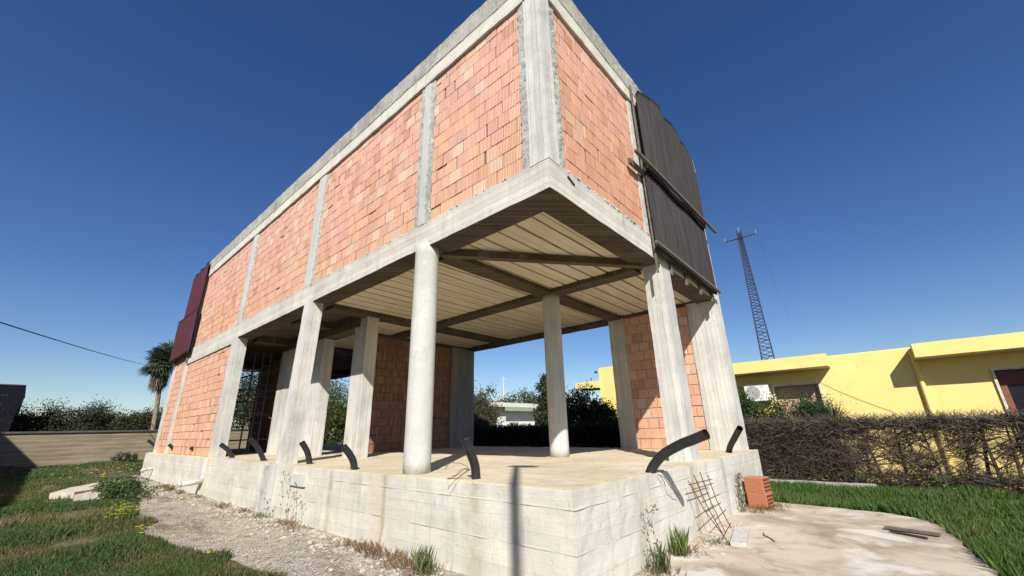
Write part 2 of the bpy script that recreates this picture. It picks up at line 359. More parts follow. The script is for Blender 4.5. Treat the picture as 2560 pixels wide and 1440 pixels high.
for (x0, x1, y0, y1, nm) in [(0,.28,11.48,11.98,'square_column'),(3.30,3.74,0,.33,'square_column'),(6.5,6.93,0,.67,'wide_column'),
        (6.5,6.84,2.36,2.80,'square_column'),(1.45,1.76,6.67,7.24,'square_column'),(1.45,1.76,8.95,9.75,'wide_column'),(1.45,1.76,10.85,11.92,'wide_column'),
        (-.01,.22,17.25,17.52,'square_column'),(0,.25,19.2,19.6,'square_column'),(6.5,6.85,8.55,8.95,'square_column'),(3.3,3.6,17.6,18.4,'square_column'),(6.5,6.85,13.2,13.6,'square_column')]:
    p = MB(); p.rbox(x0, x1, y0, y1, G-.02 if x0 > .9 or y0 > 0 else G-.02, ZB+.02, .17, .007)
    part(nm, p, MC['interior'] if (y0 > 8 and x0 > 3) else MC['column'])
# edge beams (sunlit outer faces)
p = MB(); p.rbox(0, .34, 0, 17.52, ZB, ZT, .14, .009); part('edge_beam', p, MC['beam'])
p = MB(); p.rbox(.342, 6.95, 0, .36, ZB, ZT, .14, .009); part('edge_beam', p, MC['beam'])
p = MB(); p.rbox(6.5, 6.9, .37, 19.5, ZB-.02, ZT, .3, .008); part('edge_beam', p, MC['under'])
p = MB(); p.rbox(-.006, .3, 12.0, 17.24, ZB-.13, ZB+.02, .14, .007); part('edge_beam', p, MC['beam'])
p = MB(); p.rbox(.01, .35, 17.53, 19.62, ZB+.12, ZB+.40, .1, .05, 4.); part('edge_beam', p, MC['roof'])
# dark brown undersides: thin board-marked soffit pieces below the beams
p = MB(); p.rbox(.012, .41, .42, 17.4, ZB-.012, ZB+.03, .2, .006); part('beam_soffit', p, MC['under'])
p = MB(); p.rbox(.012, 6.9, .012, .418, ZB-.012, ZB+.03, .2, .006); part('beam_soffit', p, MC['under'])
# interior beams
for (x0, x1, y0, y1, d) in [(.5,6.5,2.40,2.76,.0),(.5,6.5,6.55,6.95,.02),(3.28,3.62,.5,8.6,.0),(.5,6.5,11.4,11.8,.05),(1.42,1.80,7.0,11.9,.22),(.5,6.5,17.2,17.6,.05),(3.3,3.6,11.9,17.1,.05),(.5,6.5,8.56,8.9,.0)]:
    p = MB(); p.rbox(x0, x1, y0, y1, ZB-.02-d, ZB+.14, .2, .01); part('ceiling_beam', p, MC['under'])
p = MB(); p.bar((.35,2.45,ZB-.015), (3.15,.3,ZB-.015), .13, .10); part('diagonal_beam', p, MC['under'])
# ceiling of long pale strips
def ceilmat():
    n = NT('pale_ceiling_blocks', .9, .15); x, y, z = n.sep(n.tc)
    a = n.noise(1., n.comb(n.math('MULTIPLY', x, .8), n.math('MULTIPLY', y, 3.), 0.), det=7, ro=.6)
    c = n.mix(n.ramp(a, [(.35, 0.), (.65, 1.)]), (.68,.60,.43), (.80,.72,.54)); c = n.mix(.5, c, n.attr(), 'MULTIPLY')
    b = n.noise(1., n.comb(n.math('MULTIPLY', x, 1.6), n.math('MULTIPLY', y, 30.), 0.), det=4)
    c = n.mix(n.ramp(b, [(.62, 0.), (.70, .55)]), c, (.20,.15,.09)); n.color(c); n.bump(b, .5, .004); return n.m
p = MB(); y = .40; k = 0
while y < 19.4:
    wd = .165
    if y < 11.5:
        x = 1.5 if y > 7.0 else .3
        zz = ZB+.07+random.uniform(0, .01); v = random.uniform(.88, 1.)
        nseg = 6; gp = .046 if k % 2 else .006
        for q in range(nseg):
            xa = x+(6.7-x)*q/nseg; xb = x+(6.7-x)*(q+1)/nseg; v2 = v*random.uniform(.96, 1.02); w2 = random.uniform(-.006, .006)
            p.box(xa, xb, y, y+wd-gp+w2, zz, zz+.05, (v2, v2, v2))
    y += wd; k += 1
part('ceiling', p, ceilmat())
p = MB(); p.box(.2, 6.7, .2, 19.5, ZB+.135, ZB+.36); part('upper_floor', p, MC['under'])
# ---- brick panels
def bcol(z, dark=1., deep=0.):
    t = min(1, max(0, (z-ZT)/3.)); t = min(1, max(0, t+random.gauss(0, .35)))
    a = np.array((.81,.485,.315)); b = np.array((.78,.465,.375)); c = a*(1-t)+b*t
    r = random.random()
    if r < .07: c = np.array((.82,.61,.46))
    elif r < .13: c = np.array((.64,.34,.22))
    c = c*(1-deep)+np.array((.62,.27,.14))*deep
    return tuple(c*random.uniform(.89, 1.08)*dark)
def panel(axis, plane, a0, a1, z0, z1, sgn=-1, bw=.25, bh=.2345, joint=.018, holes=0., dark=1., name='brick_panel', thick=.22, jit=.004, deep=0.):
    m = MB(); mo = MB(); row = 0; z = z0
    def bx(u0, u1, w0, w1, f, bk, col):
        lo, hi = min(f, bk), max(f, bk)
        if axis == 'y': m.box(lo, hi, u0, u1, w0, w1, col)
        else: m.box(u0, u1, lo, hi, w0, w1, col)
    while z < z1-.02:
        h = min(bh, z1-z); u = a0-(bw*random.choice([.45, .5, .55]) if row % 2 else random.uniform(0, .04)); zj = random.uniform(-.002, .002)
        while u < a1-.01:
            u0 = max(u, a0); u1 = min(u+bw, a1)
            if u1-u0 > .03 and random.random() >= holes:
                j = random.uniform(.7, 1.)*joint; e = random.uniform(-jit, jit)
                cr = random.random(); u1 -= .03 if cr < .02 and u1-u0 > .2 else 0; h_ = h-(.03 if .02 < cr < .04 else 0)
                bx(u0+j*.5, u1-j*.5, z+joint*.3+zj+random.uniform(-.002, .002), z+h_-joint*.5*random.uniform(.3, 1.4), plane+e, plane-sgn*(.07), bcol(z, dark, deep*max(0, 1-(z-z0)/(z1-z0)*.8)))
            u += bw*random.uniform(.985, 1.015)
        z += bh; row += 1
    f = plane-sgn*.018; bk = plane-sgn*thick; lo, hi = min(f, bk), max(f, bk)
    o = part(name, m, MC['brick'])
    if axis == 'y': mo.rbox(lo, hi, a0, a1, z0, z1, .25, .006)
    else: mo.rbox(a0, a1, lo, hi, z0, z1, .25, .006)
    mm = obj('mortar', mo, MC['mortar'] if joint > .02 else MC['joint'], o)
    return o
PX = .032
lf = [(.41,2.42),(2.82,6.68),(7.14,11.40),(11.92,17.24)]
for a, b in lf: panel('y', PX, a, b, ZT+.002, ZR)
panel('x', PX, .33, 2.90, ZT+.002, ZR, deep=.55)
panel('y', PX, 11.99, 17.24, G+.002, ZB-.13)
panel('y', PX, 17.53, 19.2, G+.002, ZB+.12)
# interior masonry
panel('x', 8.6, 2.28, 5.74, G+.001, ZB+.0, name='interior_wall', dark=.27, bw=.33, joint=.02)  # brick colour darkened to paint in the shade of the interior
panel('y', 6.52, .68, 2.36, G+.001, ZB, name='interior_wall', bw=.27, bh=.235, joint=.022, dark=.88)
p = MB(); p.rbox(5.75, 6.52, 8.50, 8.80, G, ZB, .3, .004); part('interior_wall', p, MC['interior'])
p = MB(); p.rbox(2.62, 2.82, 14.4, 17.6, G, ZB, .4, .004); part('interior_wall', p, MC['interior'])
panel('y', 2.1, 12.4, 14.6, G, ZB-.1, name='interior_wall', dark=.4)  # shade of the bay put into the brick colour here too
# ---- mullions of the upper floor: rough mortar jambs with a smooth centre
for (a, b, c0, c1) in [(2.42,2.82,2.54,2.69),(6.68,7.14,6.76,7.06),(11.40,11.92,11.52,11.78),(17.24,17.52,17.24,17.50)]:
    p = MB(); p.rbox(.012, .25, a, b, ZT+.001, ZR, .06, .016, 11.); o = part('mullion', p, MC['mortar'])
    p = MB(); p.rbox(-.006, .2, c0, c1, ZT+.002, ZR-.03, .2, .005); obj('column_face', p, MC['round'], o)
p = MB(); p.rbox(.012, .40, .012, .42, ZT+.001, ZR, .045, .016, 11.); o = part('corner_post', p, MC['mortar'])
p = MB(); p.rbox(-.006, .24, -.006, .29, ZT-.02, ZR-.01, .12, .009); obj('column_face', p, MC['column'], o)
p = MB(); p.rbox(2.90, 3.34, .012, .3, ZT+.001, ZR, .08, .012, 7.); part('mullion', p, MC['round'])
p = MB(); p.rbox(6.6, 6.93, .005, .3, ZT+.001, ZR, .15, .008); part('mullion', p, MC['round'])
m = MB()
for k in range(900):
    if random.random() < .72: x, y = random.uniform(.0,.03), random.uniform(.4, 17.2)
    else: x, y = random.uniform(.4, 3.1), random.uniform(.0,.03)
    r_ = random.uniform(.006,.02)*random.choice((.6,1,1,1.4)); a = random.uniform(0,3.1); m.obox((x, y, ZT+r_*.4), Vector((math.cos(a),math.sin(a),.2)).normalized(), (-math.sin(a),math.cos(a),0), (0,0,1), r_, r_*.7, r_*.6)
part('mortar_crumbs', m, MC['mortar'])
q = at_y(1427, 453, 0.); m = MB(); m.obox((q[0], -.004, q[2]), Vector((.93,0,-.36)), (0,1,0), Vector((.36,0,.93)), .085, .006, .022); part('beam_void_shade', m, simple('painted_void_shade', (.03,.027,.022), 1.))  # flat dark box, painted as the shade inside a beam recess
# ---- roof band (lower formed strip, upper rough strip)
p = MB(); p.rbox(-.02, .38, -.02, 17.54, ZR, ZR+.30, .13, .012); p.rbox(.385, 6.95, -.02, .38, ZR, ZR+.30, .13, .012); part('roof_beam', p, MC['beam'])
p = MB(); p.rbox(-.03, 6.97, -.03, 17.555, ZR+.298, ZTOP, .11, .016, 3.); part('roof_slab', p, MC['roof'])
# closed back of the upper storey
p = MB(); p.box(6.6, 6.88, .4, 17.4, ZT, ZR); p.box(.3, 6.6, 17.2, 17.45, ZT, ZR); part('rear_wall', p, MC['mortar'])

# ================================================================== sheets
def sheetmat(name, c0, c1, rough=.75):
    n = NT(name, rough, .3); x, y, z = n.sep(n.tc); u = n.math('ADD', x, y)
    a = n.noise(1., n.comb(n.math('MULTIPLY', u, 6.), 0., n.math('MULTIPLY', z, .45)), det=7, ro=.65)
    n.color(n.mix(n.ramp(a, [(.35, 0.), (.7, 1.)]), c0, c1)); n.bump(n.noise(22., det=4), .4, .004); return n.m
DK = sheetmat('dark_fibre_sheet', (.022,.019,.018), (.056,.048,.044)); RD = sheetmat('dark_red_sheet', (.085,.018,.022), (.105,.026,.03))
def corr_sheet(name, axis, off, a0, a1, botf, topf, mat, parent, amp=.018, per=.095, bulge=0., lab=None, th=.006):
    m = MB(); n_ = int((a1-a0)/per*8); K = 14
    for side in (0, 1):
        vs = []
        for i in range(n_+1):
            u = a0+(a1-a0)*i/n_
            for k in range(K+1):
                z = botf(u)+(topf(u)-botf(u))*k/K
                d = off+amp*math.sin(2*math.pi*(u-a0)/per)-bulge*noise.noise(Vector((u*.8, z*.5, 3)))-side*th
                vs.append((d, u, z) if axis == 'y' else (u, d, z))
        fs = [(i*(K+1)+k, (i+1)*(K+1)+k, (i+1)*(K+1)+k+1, i*(K+1)+k+1) for i in range(n_) for k in range(K)]
        m.add(vs, fs)
    N1 = (n_+1)*(K+1)
    for i in range(n_):                         # close bottom and top edge
        a, b = i*(K+1), (i+1)*(K+1); m.f.append((a, b, b+N1, a+N1)); m.f.append((a+K, b+K, b+K+N1, a+K+N1))
    o = obj(name, m, mat, parent, smooth=True)
    if lab: o['label'] = lab
    return o
S1 = thing('corrugated_sheet_screen', 'tall dark grey corrugated sheets nailed on battens over the upper bay at the right end', 'corrugated sheets', (4.8, -.15, ZB))
def topR(u):
    pts = [(3.0,G+6.75),(3.12,G+6.98),(3.9,G+7.30),(4.35,G+7.38),(4.5,G+7.20),(5.1,G+7.42),(5.5,G+7.40),(5.55,G+7.22),(5.9,G+7.30),(6.45,G+6.98)]
    u = max(3.0, min(6.45, u))
    for (a, za), (b, zb) in zip(pts, pts[1:]):
        if a <= u <= b: return za+(zb-za)*(u-a)/(b-a)+.02*math.sin(u*66)
    return G+7
corr_sheet('corrugated_sheet', 'x', -.135, 3.02, 6.34, lambda u: G+5.03+.02*math.sin(u*5), topR, DK, S1, bulge=.05)
corr_sheet('corrugated_sheet', 'x', -.085, 2.98, 6.42, lambda u: G+3.36+.015*math.sin(u*7), lambda u: G+5.16, DK, S1, bulge=.04)
p = MB(); p.bar((2.42,-.19,G+5.10), (7.05,-.2,G+5.18), .06, .045); obj('batten', p, MC['wood'], S1)
p = MB(); p.bar((2.42,-.05,G+4.96), (3.25,-.05,G+5.0), .05, .10); obj('batten', p, MC['wood'], S1)
p = MB(); p.bar((2.86,-.15,G+3.50), (6.5,-.15,G+3.44), .05, .05); obj('batten', p, MC['wood'], S1)
p = MB(); p.bar((3.0,-.05,G+3.0), (3.02,-.05,G+7.1), .035, .03, up=(0,1,0)); obj('batten', p, MC['wood'], S1)
for x in (3.75, 4.55, 5.4, 6.2):
    p = MB(); p.bar((x,-.025,G+3.16), (x,-.025,G+3.44), .07, .04, up=(0,1,0)); obj('batten', p, MC['wood'], S1)
S2 = thing('red_sheet_screen', 'dark red metal sheets hung above the low end of the long brick wall', 'metal sheets', (-.1, 18, ZB))
corr_sheet('metal_sheet', 'y', -.10, 16.98, 19.35, lambda u: G+5.1, lambda u: G+7.38-.09*(int((u-17.1)/.42) % 2)-.04*(u-17.1), RD, S2, amp=.004, per=.42, bulge=.01)
corr_sheet('metal_sheet', 'y', -.145, 16.7, 19.95, lambda u: G+3.55-.02*(u-17), lambda u: G+5.32, RD, S2, amp=.004, per=.42, bulge=.05)
p = MB(); p.bar((-.05,17.2,G+3.2), (-.05,17.2,G+7.0), .05, .04, up=(0,1,0)); obj('batten', p, MC['wood'], S2)
p = MB(); p.bar((-.05,19.3,G+3.2), (-.05,19.3,G+7.0), .05, .04, up=(0,1,0)); obj('batten', p, MC['wood'], S2)

# ================================================================== pipes
def corrugated_pipe(name, pts, r, label, group='black conduit stubs rising from the slab edge', ring=.026, ribs=True):
    P = [Vector(q) for q in pts]; out = []
    for i in range(len(P)-1):                     # smooth resample (Catmull-Rom)
        a = P[max(0, i-1)]; b = P[i]; c = P[i+1]; d = P[min(len(P)-1, i+2)]; n_ = max(2, int((c-b).length/(ring/2)))
        for k in range(n_):
            t = k/n_; out.append(.5*((2*b)+(-a+c)*t+(2*a-5*b+4*c-d)*t*t+(-a+3*b-3*c+d)*t**3))
    out.append(P[-1]); m = MB(); n_ = 16
    rr = [r*(1+(.05 if (i//1) % 2 else -.05)*(1 if ribs else .2)) for i in range(len(out))]
    m.tube(out, rr, n_, caps=False)
    inner = out[-12:][::-1]; m.tube([out[-1]]+inner, [r]+[r*.82]*len(inner), n_, caps=True)
    o = obj(name, m, MC['pipe'], org=P[0], smooth=True); return tag(o, label, 'pipe', group)
base = [((.22,19.7,0),(-.22,19.73,.46),'slender dark pipe stub nearest the far left end of the building'),
 ((.13,16.59,0),(-.10,16.59,.31),'short dark pipe stub before the narrow pale column at the far left brickwork'),
 ((.15,13.87,0),(-.04,13.87,.23),'very short dark pipe stub in front of the low orange brick wall'),
 ((.17,10.42,0),(-.17,10.42,.34),'black pipe stub beside the base of the square column next to the brick wall'),
 ((.12,8.11,0),(-.26,8.11,.48),'long thin black pipe stub leaning in the opening with the scaffold'),
 ((.17,5.95,0),(-.04,5.95,.39),'black corrugated pipe stub just right of the tall square column'),]
for b, t, lab in base:
    b = Vector(b); t = Vector(t); mid = b.lerp(t, .5)+Vector((.02,0,.02))
    corrugated_pipe('conduit_pipe', [b+Vector((0,0,G-.03)), mid+Vector((0,0,G)), t+Vector((0,0,G))], .052, lab)
corrugated_pipe('conduit_pipe', [(.01,4.0,G-.03),(-.04,4.0,G+.13),(-.12,4.02,G+.25),(-.205,4.03,G+.34)], .052, 'bent black pipe stub with an open end left of the front round column')
corrugated_pipe('conduit_pipe', [(.0,1.27,G-.03),(-.02,1.27,G+.14),(-.1,1.27,G+.30),(-.175,1.28,G+.45)], .052, 'ribbed black pipe stub with curling wires near the front corner')
corrugated_pipe('conduit_pipe', [(1.58,-.09,G-.04),(1.60,-.15,G+.07),(1.60,-.29,G+.20),(1.55,-.52,G+.31),(1.50,-.70,G+.37),(1.462,-.87,G+.43)], .056, 'long thick black pipe bending far out over the right side of the plinth', ribs=False)
corrugated_pipe('conduit_pipe', [(5.78,.12,G-.03),(5.66,.03,G+.11),(5.47,-.13,G+.28),(5.27,-.3,G+.45)], .055, 'black pipe stub against the wide last column on the right', ribs=False)
# wires round the ribbed pipe and the bent pipe
rw = random.Random(3)
def wire(name, P0, n_, step, seed, label, lean=(0,0,0)):
    r_ = random.Random(seed); m = MB()
    for _ in range(n_):
        q = Vector(P0); pts = [q.copy()]; d = Vector((r_.uniform(-1,-.2), r_.uniform(-.5,1), r_.uniform(-.1,.6))).normalized()
        for k in range(9):
            d = (d+Vector((r_.uniform(-.7,.7), r_.uniform(-.7,.7), r_.uniform(-.6,.35)))*.7+Vector(lean)*.3).normalized(); q = q+d*step
            if q.x > -.2 and q.y > -.16: q.z = max(q.z, G+.01)
            pts.append(q.copy())
        m.tube(pts, .0035, 4)
    return tag(obj(name, m, MC['rust'], org=P0), label, 'wire')
wire('tie_wire', (-.05,1.32,G+.1), 5, .04, 5, 'tangle of thin rusty wire around the ribbed black pipe stub')
m = MB(); m.tube([(1.60,-.19,G-.02),(1.66,-.24,G-.06),(1.75,-.26,G-.17),(1.9,-.25,G-.24),(2.05,-.23,G-.30)], .0045, 5); m.tube([(1.6,-.2,G-.02),(1.62,-.25,G-.1),(1.66,-.24,G-.16)], .004, 5)
tag(obj('tie_wire', m, MC['rust'], org=(1.6,-.2,G)), 'loose wire hanging from the foot of the long bent black pipe', 'wire')
# drain stubs in the plinth
m = MB(); m.tube([(-.15,17.6,.42),(-.38,17.6,.40)], .055, 16); m.tube([(-.36,17.6,.40),(-.47,17.6,.385),(-.50,17.6,.33)], [.058,.06,.06], 16, caps=True)
tag(obj('drain_pipe', m, MC['pvc'], org=(-.2,17.6,.41), smooth=True), 'pale plastic drain stub with elbow at the far left end of the plinth', 'pipe', 'drain stubs in the plinth')
m = MB(); m.tube([(-.15,11.2,.36),(-.66,11.2,.32)], .06, 16); m.tube([(-.64,11.2,.322),(-.70,11.2,.317)], .064, 16)
tag(obj('drain_pipe', m, MC['pvc'], org=(-.2,11.2,.35), smooth=True), 'straight grey drain stub casting a shadow low on the plinth below the brick wall', 'pipe', 'drain stubs in the plinth')

# ================================================================== rebar mesh leaning on plinth
MS = thing('rebar_mesh', 'rusty steel reinforcing mesh leaning against the right side of the plinth', 'steel mesh', (2.8,-.4,0))
tops = [(2.36,-.26,.74),(2.60,-.26,.79),(2.86,-.26,.80),(3.16,-.26,.74)]; bots = [(2.66,-.53,.03),(2.82,-.46,.02),(3.02,-.42,.03),(3.34,-.40,.05)]
for a, b in zip(tops, bots):
    m = MB(); a_ = Vector(a); b_ = Vector(b); mid = a_.lerp(b_, .5)+Vector((random.uniform(-.02,.02),.03,0)); m.tube([a_, mid, b_], .0065, 5); obj('rod', m, MC['rust'], MS)
for t, e0, e1 in [(.06,-.12,.1),(.14,-.14,.04),(.36,-.05,.12),(.50,-.16,0),(.66,.1,.16),(.9,-.12,.1)]:
    a_ = Vector(tops[0]).lerp(Vector(bots[0]), t); b_ = Vector(tops[3]).lerp(Vector(bots[3]), t+.03); d = (b_-a_)
    m = MB(); m.tube([a_+d*e0+Vector((0,-.012,0)), b_+d*e1+Vector((0,-.012,0))], .006, 5); obj('rod', m, MC['rust'], MS)
# ================================================================== two hollow blocks
_c = NT('fired_clay', .9, .15); _c.color(_c.mix(.45, _c.attr(), _c.mix(_c.noise(14.), (.4,.4,.4), (1.,1.,1.)), 'MULTIPLY')); CL = _c.m; HL = simple('dark_hollow', (.10,.04,.025), 1.)
def block(cx, cy, z0, rot, label, s=(.15,.155,.25)):
    o = thing('hollow_block', label, 'brick', (cx, cy, z0), 'hollow clay blocks stacked by the plinth corner')
    c, sn = math.cos(rot), math.sin(rot); ax = Vector((c, sn, 0)); ay = Vector((-sn, c, 0)); m = MB(); C0 = Vector((cx, cy, z0))
    m.obox(C0+Vector((0,0,s[2]/2)), ax, ay, (0,0,1), s[0]-.004, s[1]-.004, s[2]/2)
    for k in range(11):                                              # scored ribs round the block
        z = .014+k*(s[2]-.028)/10; m.obox(C0+Vector((0,0,z)), ax, ay, (0,0,1), s[0]+.002, s[1]-.008, .006); m.obox(C0+Vector((0,0,z)), ax, ay, (0,0,1), s[0]-.008, s[1]+.002, .006)
    m.c = [(.56,.235,.13)]*len(m.v)
    for i in range(4):  # cavities are flat dark patches, their inner shade painted in
        for j in range(4):
            pz = C0+ay*(-s[1]-.0035)+ax*((i-1.5)*s[0]*.44)+Vector((0,0,s[2]*(.17+.22*j))); m.obox(pz, ax, ay, (0,0,1), .022, .002, .018, (.09,.035,.02))
    obj('clay_body', m, CL, o); return o
block(5.24, -.41, .03, -.14, 'lower orange hollow clay block standing at the right corner of the plinth')
block(5.245, -.405, .283, -.17, 'upper orange hollow clay block stacked on another at the plinth corner')
# ================================================================== boards on the pad
m = MB(); m.obox((2.81,-.655,.075), Vector((.984,.179,0)), Vector((-.179,.984,0)), (0,0,1), .45, .085, .025); 
tag(obj('wooden_board', m, simple('bleached_board', (.50,.48,.44), .9, var=.2, sc=16, bump=.004), org=(2.8,-.64,.05)), 'short bleached grey board lying flat by the foot of the steel mesh', 'board')
m = MB(); m.obox((4.34,-2.3,.07), Vector((-.28,-.96,0)), Vector((.96,-.28,0)), (0,0,1), .27, .05, .011)
tag(obj('wooden_plank', m, MC['wood'], org=(4.34,-2.3,.05)), 'thin weathered grey plank on the right part of the concrete pad', 'plank')
m = MB(); m.obox((4.12,-2.26,.062), Vector((-.52,-.85,0)), Vector((.85,-.52,0)), (0,0,1), .2, .014, .009)
tag(obj('wooden_stick', m, simple('dark_stick', (.05,.04,.035), .9), org=(4.12,-2.26,.05)), 'dark splintered stick beside the thin plank on the concrete pad', 'stick')
m = MB(); m.tube([(3.25,-.82,.055),(3.1,-.86,.06),(2.98,-.96,.055),(2.86,-1.02,.055)], .008, 5)
tag(obj('dry_twig', m, MC['bark'], org=(3,-.9,.05)), 'bent dry twig lying beside the bleached board on the pad', 'twig')

# ================================================================== scaffold inside
SC = thing('scaffold_tower', 'rusty steel scaffold frame standing in the dark bay beside the low brick wall', 'scaffold', (1.4, 13.3, G))
def sc_tube(a, b, r=.024, nm='scaffold_tube'):
    m = MB(); m.tube([a, b], r, 6); obj(nm, m, MC['rust'], SC)
for x, y in [(.95,12.75),(.95,14.0),(1.35,12.5),(1.15,12.6)]: sc_tube((x, y, G), (x-.02, y, G+3.1), nm='upright')
for z in (.4, 1.15, 1.72, 1.9, 2.5): sc_tube((.5,12.7,G+z), (2.1,12.75,G+z+.03))
for z in (.8, 1.6, 2.4): sc_tube((.95,12.75,G+z), (.95,14.0,G+z))
sc_tube((1.2,12.8,G+1.35), (2.1,12.4,G+.75)); sc_tube((.6,12.7,G+1.7), (1.15,12.7,G+1.5), .018)
for k in range(9): sc_tube((1.15,12.6,G+.3+k*.3), (1.35,12.5,G+.3+k*.3), .014, 'rung')

# ================================================================== foliage tools
def leaves(C, size, cols, aspect=.45, up=0.):        # rhombic leaves at centres C
    n = len(C); d = RS.normal(size=(n,3)); d[:,2] += up; d /= np.linalg.norm(d, axis=1)[:,None]
    s = np.cross(d, RS.normal(size=(n,3))); s /= np.linalg.norm(s, axis=1)[:,None]+1e-9
    L = (size*RS.uniform(.6, 1.4, n))[:,None]
    V = np.stack([C-d*L*.5, C+s*L*.5*aspect, C+d*L*.5, C-s*L*.5*aspect], 1).reshape(-1,3); return V
def clump_cloud(c, r, nc, per, spread=.22, flat=.0):
    c = np.array(c, float); r = np.array(r, float); d = RS.normal(size=(nc,3)); d /= np.linalg.norm(d, axis=1)[:,None]
    rad = RS.uniform(.35, 1., nc)**.6; cc = c+d*rad[:,None]*r*(1+.25*RS.normal(size=(nc,1))*.6)
    sp = spread*r.min()*RS.uniform(.6, 1.4, nc)
    P = np.repeat(cc, per, 0)+RS.normal(size=(nc*per,3))*np.repeat(sp, per)[:,None]; tone = np.repeat(RS.uniform(.65, 1.3, nc), per); return P, tone, cc
def fol(name, P, tone, size, base, parent, var=.25, mat='leaf', aspect=.45, up=0.):
    c = np.array(base)[None]*(tone*RS.uniform(1-var, 1+var, len(P)))[:,None]
    c[:,0] *= RS.uniform(.8, 1.25, len(P)); return npobj(name, leaves(P, size, c, aspect, up), 4, np.clip(c, .004, .9), MC[mat], parent)
def tree(name, x, y, z0, w, h, base, label, trunk=.3, n=60, per=90, leaf=.12, cat='tree', group=None, depth=None, bare=0.):
    o = thing(name, label, cat, (x, y, z0), group); depth = depth or w
    c = (x, y, z0+h*(.5+trunk*.5)); r = (w/2, depth/2, h*(1-trunk)/2)
    P, tone, cc = clump_cloud(c, r, n, per); k = P[:,2] > z0+.03; fol('crown', P[k], tone[k], leaf, base, o)
    m = MB(); top = Vector((x, y, z0+h*(trunk+.25))); m.tube([(x, y, z0-.1), (x+.04*w, y, z0+h*trunk*.6), top], [.05*w**.5+.03, .04*w**.5+.02, .02], 7)
    for q in cc[RS.permutation(len(cc))[:9+int(bare*30)]]:
        st = Vector((x, y, z0+h*trunk*random.uniform(.6, 1.3))); q = Vector(q); m.tube([st, st.lerp(q, .5)+Vector((0,0,.05*h)), q], [.03, .018, .008], 5)
    obj('trunk', m, MC['bark'], o); return o

# ---- boundary wall far left
wm = NT('block_wall', .93, .15); x_, y_, z_ = wm.sep(wm.tc)
q = wm.math('DIVIDE', wm.math('ADD', z_, wm.math('MULTIPLY', wm.noise(.5, det=2), .05)), .21); fr = wm.math('FRACT', q)
cc_ = wm.mix(wm.ramp(wm.noise(1.2, wm.scale(wm.tc, (.5,1,3)), det=8, ro=.65), [(.35, 0.), (.68, 1.)]), (.19,.15,.10), (.30,.245,.17))
cc_ = wm.mix(wm.math('MULTIPLY', wm.math('LESS_THAN', fr, .13), wm.math('MULTIPLY', wm.noise(1.5, det=3), 1.1)), cc_, (.42,.37,.29)); wm.color(cc_); wm.bump(wm.noise(9), .6, .02)
WL = thing('boundary_wall', 'long tan block garden wall with a dark coping behind the lawn', 'wall', (0, 30, 0))
p = MB(); p.rbox(-30, 8.7, 30, 30.22, -.2, 1.80, .6, .01); obj('wall', p, wm.m, WL)
p = MB(); p.rbox(-30, 8.7, 29.93, 30.29, 1.80, 1.89, .5, .012); obj('coping', p, simple('dark_coping', (.09,.085,.08), .9), WL)
# ---- dark building beyond the wall
DB = thing('dark_building', 'dark navy flat-roofed building rising beyond the wall at the left edge', 'building', (-12, 40, 0))
NV = simple('dark_blue_cladding', (.008,.009,.017), .8, var=.1, spec=.1)
e = at_y(64, 962, 35); X1 = e[0]; H1 = e[2]
p = MB(); p.box(-22, X1, 35, 46, -.1, H1-.06); obj('wall', p, NV, DB); p = MB(); p.box(-22.05, X1+.03, 34.96, 46.05, H1-.06, H1); obj('roof', p, simple('roof_edge', (.06,.06,.075), .7), DB)
# ---- neighbour house out of frame, whose shade falls on the lawn and wall
NB = thing('neighbour_house', 'tall plain rendered house beyond the left edge whose shade falls on the lawn', 'house', (-12.5, 14, 0))
ay = Vector((.0517, .9987, 0)); ax = Vector((.9987, -.0517, 0)); nc = Vector((-10.35, 8, 0))-ax*3.2+ay*3
p = MB(); p.obox(nc+Vector((0,0,3.4)), ax, ay, (0,0,1), 3.1, 15, 3.5); obj('wall', p, simple('grey_render', (.45,.42,.37), .9), NB)
p = MB(); p.obox(nc+Vector((0,0,6.98)), ax, ay, (0,0,1), 3.2, 15.1, .075); obj('roof', p, simple('flat_roof', (.3,.28,.26), .9), NB)
for k in range(5):
    p = MB(); p.obox(nc+ax*3.1+ay*(-12+k*6)+Vector((0,0,4.5)), ax, ay, (0,0,1), .03, .6, .65); obj('window', p, simple('window_glass', (.03,.035,.04), .2), NB)
# ---- trees behind the wall
for i, (u, v, w_, lab, base, yy) in enumerate([
  (60,1042,2.6,'low dull green tree behind the wall next to the dark building',(.05,.065,.028),37),
  (175,1020,3.2,'broad dark green tree behind the wall, tallest left of the palm',(.042,.065,.03),37),
  (268,1026,2.8,'dense dark tree just right of the broad one behind the wall',(.036,.058,.026),38),
  (340,1042,2.4,'small dark tree behind the wall, left of the palm trunk',(.04,.06,.024),36.5),
  (400,1035,2.6,'brownish bush behind the wall at the foot of the palm',(.07,.06,.035),36),
  (110,1052,2.2,'olive green shrub filling the gap between two trees behind the wall',(.055,.068,.03),38.5)]):
    q = at_y(u, v, yy); tree('broadleaf_tree', q[0], yy, .1, w_*1.15, q[2]-.05, base, lab, .08, 90, 260, .11, group='trees behind the garden wall', depth=2.2)
for (x, y, w_, h, lab, base) in [(at_y(645,950,34)[0],34,4.2,6.4,'dark tree seen through the scaffold bay above the wall',(.035,.05,.022)),(9.8,26.2,3.6,4.6,'sunlit green citrus tree seen between two inner columns',(.075,.105,.022)),(4.6,37,3.0,4.,'dull bush seen through the scaffold bay right of the palm',(.05,.06,.03))]:
    tree('broadleaf_tree', x, y, .1, w_, h, base, lab, .1, 110, 160, .15, group='trees seen through the building')
